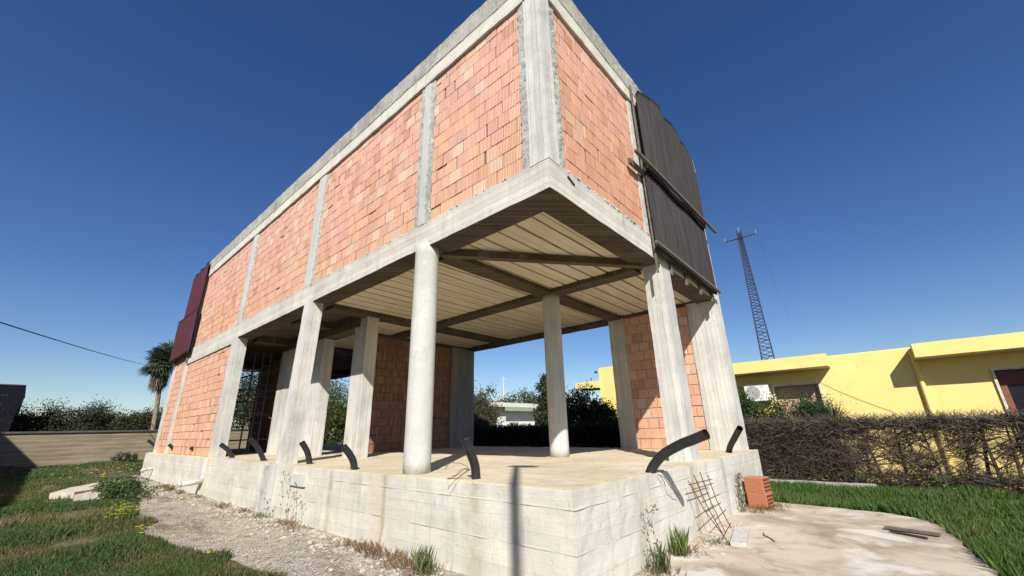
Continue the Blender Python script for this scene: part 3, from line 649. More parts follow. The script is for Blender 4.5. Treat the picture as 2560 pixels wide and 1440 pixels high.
# ---- palm
q = at_y(388, 965, 33.5); PXX, PZ = q[0]+.05, q[2]+.55
PM = thing('fan_palm', 'tall fan palm with a shaggy crown rising behind the wall left of the building', 'palm tree', (PXX, 33.5, .1))
m = MB(); pts = []; rr = []
for k in range(34):
    t = k/33; pts.append((PXX+.10*math.sin(t*2.2)+.5*(1-t), 33.5, .1+(PZ+.3)*t)); rr.append((.15-.04*t)*(1+.09*(k % 2)))
m.tube(pts, rr, 12); obj('trunk', m, simple('palm_bark', (.24,.19,.13), .95, var=.45, sc=9, bump=.03), PM)
V = []; Cc = []
def fan(origin, d, L, wd, col, nb=11, droop=.25):
    d = Vector(d).normalized(); s = d.cross(Vector((0,0,1)));
    if s.length < .05: s = Vector((1,0,0))
    s.normalize(); up = s.cross(d); hub = Vector(origin)+d*L*.5
    V.extend([Vector(origin)-s*.012, Vector(origin)+s*.012, hub+s*.012, hub-s*.012]); Cc.append((.16,.13,.06))
    for k in range(nb):
        a = (k/(nb-1)-.5)*2.6; bd = (d*math.cos(a)+s*math.sin(a)); le = wd*random.uniform(.8, 1.1); tip = hub+bd*le+Vector((0,0,-droop*le*random.uniform(.5,1.3)))
        sd = bd.cross(up).normalized()*.035; md = hub+bd*le*.5+Vector((0,0,.02))
        V.extend([hub, md+sd, tip, md-sd]); Cc.append(tuple(np.array(col)*random.uniform(.6, 1.4)))
CR = Vector((PXX+.10*math.sin(2.2), 33.5, PZ+.95))
for k in range(150):
    az = random.uniform(0, 2*math.pi); el = random.uniform(-.55, 1.35); dd = (math.cos(az)*math.cos(el), math.sin(az)*math.cos(el), math.sin(el))
    fan(CR+Vector((0,0,random.uniform(-.3,.3))), dd, random.uniform(.8,1.65), random.uniform(.5,.8), (.085,.11,.055))
for k in range(210):
    az = random.uniform(0, 2*math.pi); el = random.uniform(-1.45, -.6); dd = (math.cos(az)*math.cos(el)*.7, math.sin(az)*math.cos(el)*.7, math.sin(el))
    fan(CR+Vector((0,0,random.uniform(-1.0,.3))), dd, random.uniform(.5,.9), random.uniform(.35,.55), random.choice([(.24,.17,.10),(.16,.12,.07),(.09,.09,.045)]), 8, .6)
npobj('fronds', np.array([tuple(v) for v in V]), 4, np.array(Cc), MC['leaf'], PM)

# ================================================================== right side: curb, hedges, yellow house
p = MB(); p.rbox(8.42, 8.56, -1.9, 2.2, -.05, .16, .15, .012); tag(obj('garden_curb', p, MC['mortar'], org=(8.5,0,0)), 'low concrete edging at the foot of the dead brown hedge', 'curb')
HD = thing('dead_hedge', 'long clipped dead brown hedge of bare twigs in front of the yellow house', 'hedge', (9, -3, 0))
V = []; Cc = []
def strip(a, b, wd, col):
    d = b-a; s = np.cross(d, RS.normal(size=3)); s = s/(np.linalg.norm(s)+1e-9)*wd; V.extend([a-s, a+s, b+s*.4, b-s*.4]); Cc.append(col)
y = -9.5; trunks = MB()
while y < 2.5:
    x = 9+RS.uniform(-.12,.12); h = RS.uniform(1.25,1.5); ln = RS.uniform(-.25,.25)
    trunks.tube([(x,y,-.05),(x+RS.uniform(-.05,.05),y+ln*.5,h*.5),(x+RS.uniform(-.1,.1),y+ln,h)], [.038,.028,.012], 6)
    for k in range(9):
        t = RS.uniform(.1,.9); a = np.array((x, y+ln*t, h*t)); sd = RS.choice([-1,1]); b = a+np.array((RS.uniform(-.25,.25), sd*RS.uniform(.2,.6), RS.uniform(.05,.45))); trunks.tube([a, (a+b)/2+RS.normal(size=3)*.03, b], [.014,.009,.005], 4)
    y += RS.uniform(.2,.38)
def twigs(n, y0, y1, x0, x1, z0, z1, ln, wd, dirb, colb):
    for _ in range(n):
        a = np.array((RS.uniform(x0,x1), RS.uniform(y0,y1), RS.uniform(z0,z1)))
        dens = noise.noise(Vector((a[1]*3.1, a[2]*2.6, 1.)))+ (1. if a[1] > -1.35 else .13 if a[1] > -4.2 else .05)
        if dens < -.02 and z0 < 1.2: continue
        d = RS.normal(size=3)*np.array((.6,1.,.55))+np.array(dirb); d /= np.linalg.norm(d); L = ln*RS.uniform(.4,1.3); b = a+d*L
        if a[2]+d[2]*L > 1.62: b[2] = 1.62-RS.uniform(0,.06)
        strip(a, b, wd*RS.uniform(.6,1.4), np.array(colb)*RS.uniform(.45,1.6))
twigs(46000, -1.5, 2.6, 8.72, 9.3, .12, 1.43, .25, .0045, (-.15,0,.05), (.085,.062,.048))
twigs(40000, -9.6, -1.4, 8.75, 9.25, .12, 1.43, .30, .0042, (0,0,.25), (.085,.062,.048))
twigs(16000, -9.6, 2.6, 8.72, 9.28, 1.22, 1.45, .22, .006, (0,0,.35), (.10,.08,.065))
npobj('twigs', np.array(V), 4, np.array(Cc), MC['twig'], HD); o = obj('stems', trunks, simple('dead_bark', (.085,.065,.05), .95, var=.35, sc=20), HD)
GH = thing('green_hedge', 'dark green hedge in shade behind the open ground floor', 'hedge', (9, 8, 0))
n_ = 110000; P = np.stack([RS.uniform(8.7,9.6,n_), RS.uniform(2.5,20,n_), RS.uniform(0,1.50,n_)+.05*RS.normal(size=n_)], 1); tone = np.array([.7+.5*noise.noise(Vector((p_[1]*2, p_[2]*2, 0)))+.3 for p_ in P])
fol('foliage', P, tone, .10, (.022,.03,.016), GH, aspect=.6)
m = MB()
for k in range(35): yy = 2.6+k*.5; m.tube([(9.1,yy,-.05),(9.1+random.uniform(-.1,.1),yy+random.uniform(-.1,.1),1.4)], [.03,.01], 5)
obj('stems', m, MC['bark'], GH)
# tall evergreens between hedge and houses, through the opening
for (u, v, x, w_, lab, base, tr) in [
 (1440,988,10.6,1.7,'dark evergreen shrub right of the inner round column',(.035,.055,.028),.02),
 (1492,1000,10.4,1.1,'pointed dark shrub in front of the far yellow wall',(.03,.05,.03),.02),
 (1530,1035,10.6,1.1,'low dark shrub beside the slim rear column',(.04,.055,.025),.02),
 (1368,938,16.,1.0,'tall leafy tree half hidden by the inner round column',(.05,.07,.03),.1),
 (1190,985,17.,3.0,'brownish leafy tree at the left of the rear opening',(.085,.075,.04),.05),
 (1200,1000,19.,1.8,'dull green tree left of the low white house',(.06,.075,.035),.1),
 (1175,1030,13.,2.4,'olive shrub above the shaded hedge near the dark rear column',(.07,.075,.035),.02),
 (1195,1045,12.,1.3,'leafy shrub left of the small feather palm',(.05,.07,.03),.02)]:
    q = at_x(u, v, x); tree('evergreen_shrub' if tr < .05 else 'broadleaf_tree', x, q[1], 0, w_, q[2]+.05, base, lab, tr, 80, 170, .10 if x < 14 else .15, cat='shrub' if tr < .05 else 'tree', group='planting seen through the rear opening')
for (u, v, w_) in [(1290,988,4.5),(1335,990,4.5),(1255,998,4.)]:
    q = at_x(u, v, 38.); tree('broadleaf_tree', 38., q[1], 0, w_, q[2], (.065,.08,.04), {1290:'hazy tree behind the ridge of the low white house',1335:'rounded tree above the right roof of the low white house',1255:'faint tree right behind the distant utility pole'}[u], .2, 60, 80, .26, group='trees beyond the low white house')
# far tree line beyond everything
for k in range(16):
    xx = 55+random.uniform(-8,14); yy = -6+k*8.5+random.uniform(-2,2)
    if True: tree('broadleaf_tree', xx, yy, 0, 9, 4.0+random.uniform(0,1.6), (.06,.075,.045), 'distant dull green tree on the skyline beyond the low white house and hedges', .1, 26, 40, .7, group='distant tree line')
# feather palm
q = at_x(1290, 1058, 14.5); FP = thing('feather_palm', 'small feather palm in front of the low white house', 'palm tree', (14.5, q[1], 0)); V = []; Cc = []
for k in range(26):
    az = random.uniform(0, 2*math.pi); o_ = Vector((14.5, q[1], 1.15)); L = random.uniform(1.0,1.4); el = random.uniform(.3,1.3)
    for i in range(16):
        t = i/15; P0 = o_+Vector((math.cos(az)*t*L*math.cos(el), math.sin(az)*t*L*math.cos(el), t*L*math.sin(el)-.45*t*t*L)); sd = Vector((-math.sin(az), math.cos(az), 0))
        for s_ in (-1,1):
            tip = P0+sd*s_*.22*(1-t*.5)+Vector((math.cos(az)*.12, math.sin(az)*.12, .04)); V.extend([P0, (P0+tip)/2+Vector((0,0,.012)), tip, (P0+tip)/2-Vector((0,0,.012))]); Cc.append(np.array((.08,.11,.045))*random.uniform(.6,1.4))
npobj('fronds', np.array([tuple(v) for v in V]), 4, np.array(Cc), MC['leaf'], FP); m = MB(); m.tube([(14.5,q[1],0),(14.5,q[1],1.2)], [.16,.14], 9); obj('trunk', m, MC['bark'], FP)
# low white house
WH = thing('white_house', 'low whitewashed house with a pale green fascia seen through the rear opening', 'house', (28, 26, 0))
WM = simple('whitewash', (.72,.71,.67), .9, var=.12, sc=2.); 
p = MB(); p.rbox(24.6, 35, 24.0, 30, 0, 3.35, .5, .01); obj('wall', p, WM, WH)
p = MB(); p.rbox(23.2, 35.6, 23.3, 30.6, 3.36, 3.72, .5, .01); obj('roof', p, simple('white_parapet', (.66,.64,.58), .9), WH)
p = MB(); p.box(24.7, 35.5, 23.24, 23.3, 3.0, 3.36); obj('fascia', p, simple('green_fascia', (.28,.36,.27), .8), WH)
p = MB(); p.box(29.8, 32.4, 23.9, 24.0, 1.2, 2.5); obj('window', p, simple('dark_pane', (.03,.035,.04), .3), WH)
p = MB(); p.box(29.6, 32.6, 23.0, 23.98, 2.55, 2.68); obj('awning', p, simple('brick_red_awning', (.35,.08,.06), .8), WH)
# utility pole with wires
a_ = at_x(1258, 941, 46.); UP_ = thing('utility_pole', 'slim pale utility pole far behind the low white house', 'pole', (46., a_[1], 0))
m = MB(); m.tube([(46,a_[1],0),(46,a_[1],a_[2])], [.11,.07], 8); obj('pole', m, simple('pale_pole', (.62,.60,.56), .8), UP_)
m = MB(); m.bar((46-.3,a_[1]+.4,a_[2]-.35), (46+.3,a_[1]-.4,a_[2]-.35), .045, .045); obj('crossarm', m, simple('pale_arm', (.5,.5,.48), .8), UP_)
def cable(name, a, b, sag, r, label, mat, n_=24):
    a = Vector(a); b = Vector(b); m = MB(); m.tube([a.lerp(b, k/n_)-Vector((0,0,sag*4*(k/n_)*(1-k/n_))) for k in range(n_+1)], r, 5); o = obj(name, m, mat, org=a); return tag(o, label, 'cable')
LC = simple('pale_wire', (.6,.62,.65), .6)
b_ = at_x(1470, 965, 40.); cable('overhead_wire', (46,a_[1],a_[2]-.35), b_, .25, .022, 'pale wire running right from the distant utility pole', LC)
b_ = at_x(1120, 985, 50.); cable('overhead_wire', (46,a_[1],a_[2]-.35), b_, .3, .022, 'pale wire running left from the distant utility pole', LC)
# ---- yellow house
YH = thing('yellow_house', 'single-storey yellow rendered house with flat roof behind the dead hedge', 'house', (14, -5, 0)); YM = MC['yellow']
ZY = G+2.40; yp = lambda nm, mb, mt=YM, par=YH: obj(nm, mb, mt, par)
p = MB()      # facade with window recesses left as holes
def holed(m, x, th, y0, y1, z0, z1, holes):
    ysv = sorted({y0, y1, *[h[0] for h in holes], *[h[1] for h in holes]})
    for a, b in zip(ysv, ysv[1:]):
        c = [h for h in holes if h[0] <= a and h[1] >= b]
        if not c: m.box(x, x+th, a, b, z0, z1)
        else:
            if c[0][2] > z0: m.box(x, x+th, a, b, z0, c[0][2])
            m.box(x, x+th, a, b, c[0][3], z1)
WIN = [(-1.05,.13,G+.45,G+1.62),(-8.4,-4.66,G-.35,G+1.63)]
holed(p, 12.2, .3, -13, 1.55, -.1, ZY-.02, WIN); p.box(12.2, 19.5, 1.25, 1.55, -.1, ZY-.02) if False else None
yp('wall', p); p = MB(); p.box(12.52, 20, 1.2, 1.5, -.1, ZY-.03); p.box(12.52, 20, -13, -12.7, -.1, ZY-.03); p.box(19.8, 20.0, -12.6, 1.1, -.1, ZY-.03); yp('wall', p)
p = MB(); p.box(12.25, 20, -13, 1.5, ZY-.019, ZY+.02); yp('roof', p)
for (a, b) in [(-1.46,1.35),(-13.2,-3.32)]:
    p = MB(); p.rbox(11.5, 12.195, a, b, ZY-.34, ZY+.015, .3, .006); c = yp('canopy', p)
    obj('soffit', MB().box(11.53, 12.19, a+.03, b-.03, ZY-.352, ZY-.339), simple('pale_soffit', (.6,.52,.38), .9), c)
m = MB(); m.tube([(12.13,-3.31,0),(12.13,-3.31,ZY-.05)], .055, 12); yp('downpipe', m)
# left window with roller shutter
SH = NT('roller_shutter', .6, .4); x_, y_, z_ = SH.sep(SH.tc); SH.color((.50,.33,.23)); SH.bump(SH.math('SINE', SH.math('MULTIPLY', z_, 100.)), .35, .006)
SM = simple('pale_stone_trim', (.62,.58,.50), .85)
w0 = WIN[0]; p = MB(); t_ = .05
p.box(12.15,12.3,w0[1],w0[1]+t_,w0[2]-t_,w0[3]+t_); p.box(12.15,12.3,w0[0]-t_,w0[0],w0[2]-t_,w0[3]+t_); p.box(12.15,12.3,w0[0],w0[1],w0[3],w0[3]+t_); p.box(12.15,12.3,w0[0],w0[1],w0[2]-t_,w0[2])
wf = yp('window', p, SM); obj('roller_shutter', MB().box(12.34,12.37,w0[0],w0[1],w0[2],w0[3]), SH.m, wf)
# right window
w1 = WIN[1]; p = MB(); p.box(12.15,12.3,w1[1],w1[1]+t_,w1[2]-t_,w1[3]+t_); p.box(12.15,12.3,w1[0],w1[1],w1[3],w1[3]+t_)
wf = yp('window', p, SM); WD = simple('varnished_wood', (.22,.085,.04), .45, var=.3, sc=10)
sh = NT('maroon_shutter', .6, .4); sx = sh.sep(sh.tc); sh.color((.13,.035,.035)); sh.bump(sh.math('SINE', sh.math('MULTIPLY', sx[2], 100.)), .35, .006)
obj('roller_shutter', MB().box(12.27,12.31,w1[0],w1[1],w1[3]-.34,w1[3]), sh.m, wf)
p = MB()
for a in (-4.80,-5.34,-5.86,-6.42,-7.0,-7.6): p.box(12.30,12.36,a-.02 if a != -4.80 else a,a+.11,w1[2],w1[3]-.34)
obj('window_frame', p, WD, wf); obj('pane', MB().box(12.335,12.345,w1[0],w1[1],w1[2],w1[3]-.3), simple('window_glass', (.012,.014,.018), .25, spec=.25), wf)
cable('wall_cable', (12.18,-1.1,G+1.66), (12.18,-2.55,G+.75), .05, .0045, 'thin dark cable drooping across the yellow wall from the shuttered window', MC['steel'])
# rear wing of the yellow house
YW = thing('yellow_wing', 'taller yellow wall with a canopy seen through the rear opening', 'house', (15, 5, 0))
p = MB(); p.box(14, 19, 3.5, 7.46, 0, G+3.2); obj('wall', p, YM, YW); p = MB(); p.box(13.9, 15.2, 7.462, 8.75, G+2.28, G+2.6); obj('canopy', p, YM, YW)
obj('wall_lamp', MB().tube([(13.9,7.5,G+3.0),(13.9,7.62,G+3.0)], .05, 8), MC['steel'], YW)
# air conditioner
AC = thing('air_conditioner', 'white outdoor air conditioner unit fixed on the yellow wall behind the shrubs', 'air conditioner', (12.0,.6,G+1.4))
WP = simple('white_enamel', (.74,.74,.72), .45, var=.05); GR = simple('grey_grille', (.25,.25,.25), .6)
p = MB(); p.box(11.88,12.16,.24,.93,G+1.20,G+1.72); obj('casing', p, WP, AC)
m = MB()
for r_ in (.05,.09,.13,.17,.205): 
    m.tube([(11.872,.70+r_*math.cos(a*math.pi/12),G+1.46+r_*math.sin(a*math.pi/12)) for a in range(25)], .005, 4, caps=False)
obj('fan_grille', m, WP, AC); m = MB(); m.tube([(11.876,.70,G+1.46),(11.872,.70,G+1.46)], .215, 28); obj('fan_recess', m, GR, AC)
m = MB(); m.bar((11.9,.35,G+1.19),(12.19,.35,G+1.19),.03,.03); m.bar((11.9,.85,G+1.19),(12.19,.85,G+1.19),.03,.03); obj('bracket', m, MC['steel'], AC)
# shrubs between hedge and yellow wall
for (u, v, w_, lab, base, lf_) in [
 (1856,955,.45,'tall slim leafy shrub rising beside the air conditioner',(.045,.075,.025),.06),
 (1893,1022,.75,'rounded green shrub under the air conditioner',(.05,.08,.028),.06),
 (1985,992,1.2,'broad dark green shrub in front of the shuttered window',(.038,.07,.026),.055),
 (2035,1012,.8,'low green shrub left of the spiky yucca',(.04,.07,.028),.055)]:
    q = at_x(u, v, 10.5); tree('garden_shrub', 10.5, q[1], 0, w_*1.25, q[2], base, lab, .3 if w_ > .5 else .03, 70, 200, lf_, cat='shrub', group='shrubs in front of the yellow house')
q = at_x(1905, 1010, 10.2); o = thing('yellow_leaf_shrub', 'small shrub with yellow leaves below the air conditioner', 'shrub', (10.2, q[1], 0)); P, tone, cc = clump_cloud((10.2,q[1],1.5), (.16,.2,.42), 16, 26, .3); fol('foliage', P, tone, .07, (.42,.36,.06), o)
obj('stem', MB().tube([(10.2,q[1],0),(10.2,q[1],1.5)], [.02,.01], 5), MC['bark'], o)
q = at_x(2085, 1040, 9.9); YU = thing('yucca', 'spiky grey-green yucca standing above the dead hedge', 'yucca', (9.9, q[1], 0)); V = []; Cc = []
for k in range(46):
    az = random.uniform(0, 2*math.pi); el = random.uniform(.15, 1.4); d = Vector((math.cos(az)*math.cos(el), math.sin(az)*math.cos(el), math.sin(el))); o_ = Vector((9.9,q[1],1.4)); s_ = d.cross(Vector((0,0,1))).normalized()*.026; L = random.uniform(.42,.62)
    V.extend([o_, o_+d*L*.4+s_, o_+d*L, o_+d*L*.4-s_]); Cc.append(np.array((.10,.12,.065))*random.uniform(.6,1.3))
npobj('leaves', np.array([tuple(v) for v in V]), 4, np.array(Cc), MC['leaf'], YU); obj('stem', MB().tube([(9.9,q[1],0),(9.9,q[1],1.42)], [.07,.06], 8), MC['bark'], YU)

# ================================================================== lattice pylon
b0 = ray(1921,900); b0 = b0/np.hypot(b0[0], b0[1]); D = 55.; cx, cy = CAM[0]+b0[0]*D, CAM[1]+b0[1]*D; tp = ray(1851,577); tz = CAM[2]+tp[2]/np.hypot(tp[0],tp[1])*D
PY = thing('lattice_pylon', 'tall dark steel lattice pylon with a crossarm behind the yellow house', 'pylon', (cx, cy, 0))
def pw(z): t = z/tz; return (.82*(1-t)+.22*t)
m = MB(); ang = .15; ca, sa = math.cos(ang), math.sin(ang)
def pc(i, z): a, b = [(-1,-1),(1,-1),(1,1),(-1,1)][i]; h = pw(z); return Vector((cx+(a*ca-b*sa)*h, cy+(a*sa+b*ca)*h, z))
for i in range(4): m.tube([pc(i, 0), pc(i, tz)], .055, 4)
obj('leg_frame', m, MC['steel'], PY); m = MB(); z = 0.; k = 0
while z < tz-.4:
    dz = pw(z)*1.05
    for i in range(4):
        j = (i+1) % 4; m.tube([pc(i, z), pc(j, min(tz, z+dz))], .032, 4, caps=False)
        if k % 2: m.tube([pc(j, z), pc(i, min(tz, z+dz*.5))], .026, 4, caps=False)
    z += dz*.75; k += 1
obj('lattice_bracing', m, MC['steel'], PY)
hz = CAM[2]+ray(1856,596)[2]/np.hypot(*ray(1856,596)[:2])*D; sd = np.array((b0[1], -b0[0])); m = MB()
A0 = (cx-sd[0]*1.75, cy-sd[1]*1.75, hz); A1 = (cx+sd[0]*1.75, cy+sd[1]*1.75, hz+.25)
for e in (-.12,.12): m.tube([(A0[0],A0[1],A0[2]), (cx+b0[0]*e*3, cy+b0[1]*e*3, hz+.1+e), (A1[0],A1[1],A1[2])], .06, 5)
obj('crossarm', m, MC['steel'], PY); INS = simple('glass_insulator', (.12,.13,.15), .3)
for q in (A0, A1, (cx, cy, tz)): obj('insulator', MB().tube([(q[0],q[1],q[2]),(q[0],q[1],q[2]+.55)], [.06,.04], 8), INS, PY)
# conductors: overhead towards the camera side and onward
WM_ = simple('dark_conductor', (.05,.055,.07), .7)
for (q, (u, v), lab) in [(A0,(1485,0),'thin dark overhead wire rising left from the pylon, the left one of the pair'),(A1,(1560,0),'thin dark overhead wire rising from the right end of the pylon crossarm')]:
    r_ = ray(u, v); e = CAM+r_*(11.5/r_[2]); d = Vector(e)-Vector((q[0],q[1],q[2]+.5)); cable('overhead_wire', (q[0],q[1],q[2]+.5), Vector(e)+d*.6+Vector((0,0,1.2)), .6, .0045, lab, WM_, 40)
r_ = ray(1975, 800); cable('overhead_wire', (A1[0],A1[1],A1[2]+.5), CAM+r_*75, .8, .008, 'thin dark overhead wire descending right from the pylon crossarm', WM_)
a = ray(-60, 787); b = ray(360, 911); cable('overhead_cable', CAM+a/a[1]*17, CAM+b/b[1]*62, .1, .02, 'single dark cable sloping down from the left edge to the palm crown', simple('black_cable', (.02,.02,.025), .7))
# ================================================================== street lamp (behind the viewer, casts the T-shaped shade)
SL = thing('street_lamp', 'slim street lamp post whose shadow falls down the front of the plinth', 'street lamp', (-5.62,-4.09,0)); m = MB(); m.tube([(-5.62,-4.09,-.1),(-5.62,-4.09,8.02)], [.065,.05], 10); obj('pole', m, MC['steel'], SL)
m = MB(); m.bar((-5.64,-3.98,8.02),(-5.56,-4.44,8.05),.20,.07); obj('lamp_head', m, MC['steel'], SL)

# ================================================================== ground cover
def in_poly(x, y, poly):
    c = False; j = len(poly)-1
    for i in range(len(poly)):
        if (poly[i][1] > y) != (poly[j][1] > y) and x < (poly[j][0]-poly[i][0])*(y-poly[i][1])/(poly[j][1]-poly[i][1])+poly[i][0]: c = not c
        j = i
    return c
GLx = np.array([p_[0] for p_ in GL[2:]]); GLy = np.array([p_[1] for p_ in GL[2:]])
def nz(x, y, s, o=0.): return np.array([noise.noise(Vector((a*s, b*s, o))) for a, b in zip(x, y)])
def blades(x, y, h, wd, cols, z, lean=.45, dirb=(0,0)):
    n = len(x); az = RS.uniform(0, 2*np.pi, n); l = RS.uniform(.1, lean, n)*h; dx, dy = np.cos(az)*l+dirb[0]*h, np.sin(az)*l+dirb[1]*h
    pa = RS.uniform(0, 2*np.pi, n); sx, sy = np.cos(pa)*wd, np.sin(pa)*wd
    b0 = np.stack([x-sx, y-sy, z], 1); b1 = np.stack([x+sx, y+sy, z], 1); m1 = np.stack([x+sx*.8+dx*.4, y+sy*.8+dy*.4, z+h*.6], 1); t = np.stack([x+dx, y+dy, z+h*.97], 1)
    return np.stack([b0, b1, m1, t], 1).reshape(-1,3)
def field(n, x0, x1, y0, y1, keep, hfun, base, name, label, dens_pow=1.):
    x = RS.uniform(x0, x1, n); y = RS.uniform(y0, y1, n); dist = np.hypot(x-CAM[0], y-CAM[1]); k = keep(x, y); x, y, dist = x[k], y[k], dist[k]
    h = hfun(x, y)*RS.uniform(.55, 1.3, len(x)); wd = np.clip(dist*.00062, .0028, .018); z = np.array([gh(a, b) for a, b in zip(x, y)])-.01
    c = base(x, y)*RS.uniform(.6, 1.35, len(x))[:,None]; return blades(x, y, h, wd, c, z), c
def lkeep(x, y):
    xb = np.interp(y, GLy, GLx)-.02+.16*nz(x, y, 1.6)+.10*nz(x, y, 5., 3.); k = (x < xb) & (y > 1.5)
    k |= (y > 20.2)
    sl = (y > 12.6) & (y < 17.4) & (x < -.9) & (x > -2.85+.42*(y-14.2)*(y > 14.2)) & (x < -.8-.0*(y))
    k &= ~(sl & (RS.uniform(size=len(x)) < .93))
    k &= RS.uniform(size=len(x)) < np.clip(.62+1.5*nz(x, y, .55, 4.)+1.1*(nz(x, y, 1.7, 2.)), .06, 1); return k
def lcol(x, y):
    t = np.clip(.78+1.6*nz(x, y, .55, 4.)+.7*nz(x, y, 2., 7.), 0, 1)[:,None]; r = RS.uniform(size=(len(x),1)) < .12
    c = np.array((.16,.14,.06))*(1-t)+np.array((.062,.125,.032))*t; return np.where(r, np.array((.20,.16,.08)), c)
def lh(x, y): return np.clip(.085+.11*nz(x, y, .8, 4.), .035, .17)
Vl = []; Cl = []
for (n_, a, b, c, d) in [(210000,-4.2,-1.2,1.8,8),(110000,-5,-.4,8,16),(70000,-7,.6,16,30),(26000,-.5,6,20.3,30)]:
    v, c_ = field(n_, a, b, c, d, lkeep, lh, lcol, '', ''); Vl.append(v); Cl.append(c_)
npobj('lawn_grass', np.concatenate(Vl), 4, np.concatenate(Cl), MC['blade'])
def pkeep(x, y):
    xb = np.interp(y, GLy, GLx); edge = np.clip((xb+.45-x)/.5, 0, 1); pt = np.clip((nz(x, y*.5, 2.2, 5.)-.12)*3, 0, 1)
    return (x > xb-.05) & (x < -.3) & (RS.uniform(size=len(x)) < np.maximum(edge*.35, pt*.5))
def pcol(x, y):
    g_ = (RS.uniform(size=(len(x),1)) < .25); return np.where(g_, np.array((.07,.10,.03)), np.array((.20,.145,.085)))
vp, cp = field(42000, -2.1, -.25, 1.4, 15, pkeep, lambda x, y: x*0+.035, pcol, '', '')
o = npobj('path_straw', vp, 4, cp, MC['blade']); o['kind'] = 'stuff'; o['label'] = 'thin dry straw and seedlings scattered over the gravel path'; o['category'] = 'straw'
o = bpy.data.objects['lawn_grass']; o['kind'] = 'stuff'; o['label'] = 'patchy green and straw coloured grass left of the building'; o['category'] = 'grass'
def rkeep(x, y):
    out = np.array([not in_poly(a, b, PD) for a, b in zip(x+.03, y)]); return out & ~((x < 7.0) & (y > -.25)) & (RS.uniform(size=len(x)) < np.clip(.9+.8*nz(x, y, 1.2, 4.), .3, 1))
def rcolr(x, y):
    t = np.clip(.55+1.1*nz(x, y, .9, 4.), 0, 1)[:,None]; return np.array((.115,.165,.04))*(1-t)+np.array((.07,.145,.028))*t
v, c_ = field(150000, 2.2, 8.75, -6.5, 2.0, rkeep, lambda x, y: np.clip(.15+.1*nz(x, y, 1.1, 9.), .08, .28), rcolr, '', '')
v2, c2 = field(14000, 9.3, 12.1, -7, 2.0, lambda x, y: x > 0, lambda x, y: x*0+.12, rcolr, '', '')
o = npobj('meadow_grass', np.concatenate([v, v2]), 4, np.concatenate([c_, c2]), MC['blade']); o['kind'] = 'stuff'; o['label'] = 'lush green grass between the concrete pad and the dead hedge'; o['category'] = 'grass'
# dry weeds at the foot of the plinth
V = []; Cc = []
def tuft(x, y, n, h, r, base, z=.03, lean=.9):
    xx = x+RS.normal(size=n)*r; yy = y+RS.normal(size=n)*r*1.3; v = blades(xx, yy, h*RS.uniform(.4,1.2,n), np.full(n,.0021), None, np.full(n, z), lean); return v, np.array(base)*RS.uniform(.5,1.5,(n,1))
DRY = (.23,.15,.085); GRN = (.11,.14,.04)
spots = [(-.33,1.95,.13,DRY),(-.36,2.25,.16,DRY),(-.42,2.6,.2,DRY),(-.35,2.95,.14,DRY),(-.36,3.3,.12,DRY),(-.5,2.0,.1,DRY),(-.38,4.95,.1,DRY),(-.36,5.3,.13,DRY),(-.33,5.6,.1,DRY),(-.36,7.4,.12,DRY),(-.45,8.4,.14,DRY),(-.4,10.6,.12,DRY),(-.5,13.,.2,GRN),(-.45,12.,.15,DRY),(-.4,14.2,.16,DRY),(-.36,6.5,.12,GRN),(-.5,1.7,.14,DRY),(-.42,1.55,.12,GRN),(1.05,-.32,.13,DRY),(.9,-.35,.1,GRN),(1.75,-.33,.16,DRY),(5.0,-.4,.13,GRN),(4.7,-.42,.1,GRN),(5.5,-.6,.1,GRN),(5.1,-.62,.09,DRY),(2.4,-.5,.1,GRN),(3.4,-.45,.07,DRY)]
for (x, y, h, b) in spots:
    v, c_ = tuft(x, y, 90, h*.72, .075, b); V.append(v); Cc.append(c_)
o = npobj('dry_weeds', np.concatenate(V), 4, np.concatenate(Cc), MC['blade']); o['kind'] = 'stuff'; o['label'] = 'low dry brown weeds along the foot of the plinth'; o['category'] = 'weeds'
for (x, y, n_, h, r_, b, nm, lab) in [(1.66,-.32,150,.30,.032,(.15,.20,.055),'grass_tuft','upright yellow-green grass tuft against the right side of the plinth'),(1.02,-.36,90,.26,.03,(.10,.13,.05),'grass_tuft','sparse dark grass tuft at the foot of the branching dry weed'),(-.42,1.62,110,.24,.045,(.14,.16,.06),'grass_tuft','wispy green tuft at the bottom edge below the plinth front')]:
    v, c_ = tuft(x, y, n_, h, r_, b, lean=.35); tag(npobj(nm, v, 4, c_, MC['blade'], org=(x,y,.03)), lab, 'grass tuft', 'grass tufts at the foot of the plinth')
tg = thing('green_bush', 'spreading dark green bush at the far end of the gravel strip', 'bush', (-1.55,12.9,0)); P, tone, cc = clump_cloud((-1.5,12.9,.14), (.42,1.5,.2), 50, 90, .5); k = P[:,2] > .0; fol('foliage', P[k], tone[k], .07, (.055,.10,.035), tg, up=.6)
obj('stem', MB().tube([(-1.5,12.6,0),(-1.5,12.9,.2)], [.015,.008], 5), MC['bark'], tg)
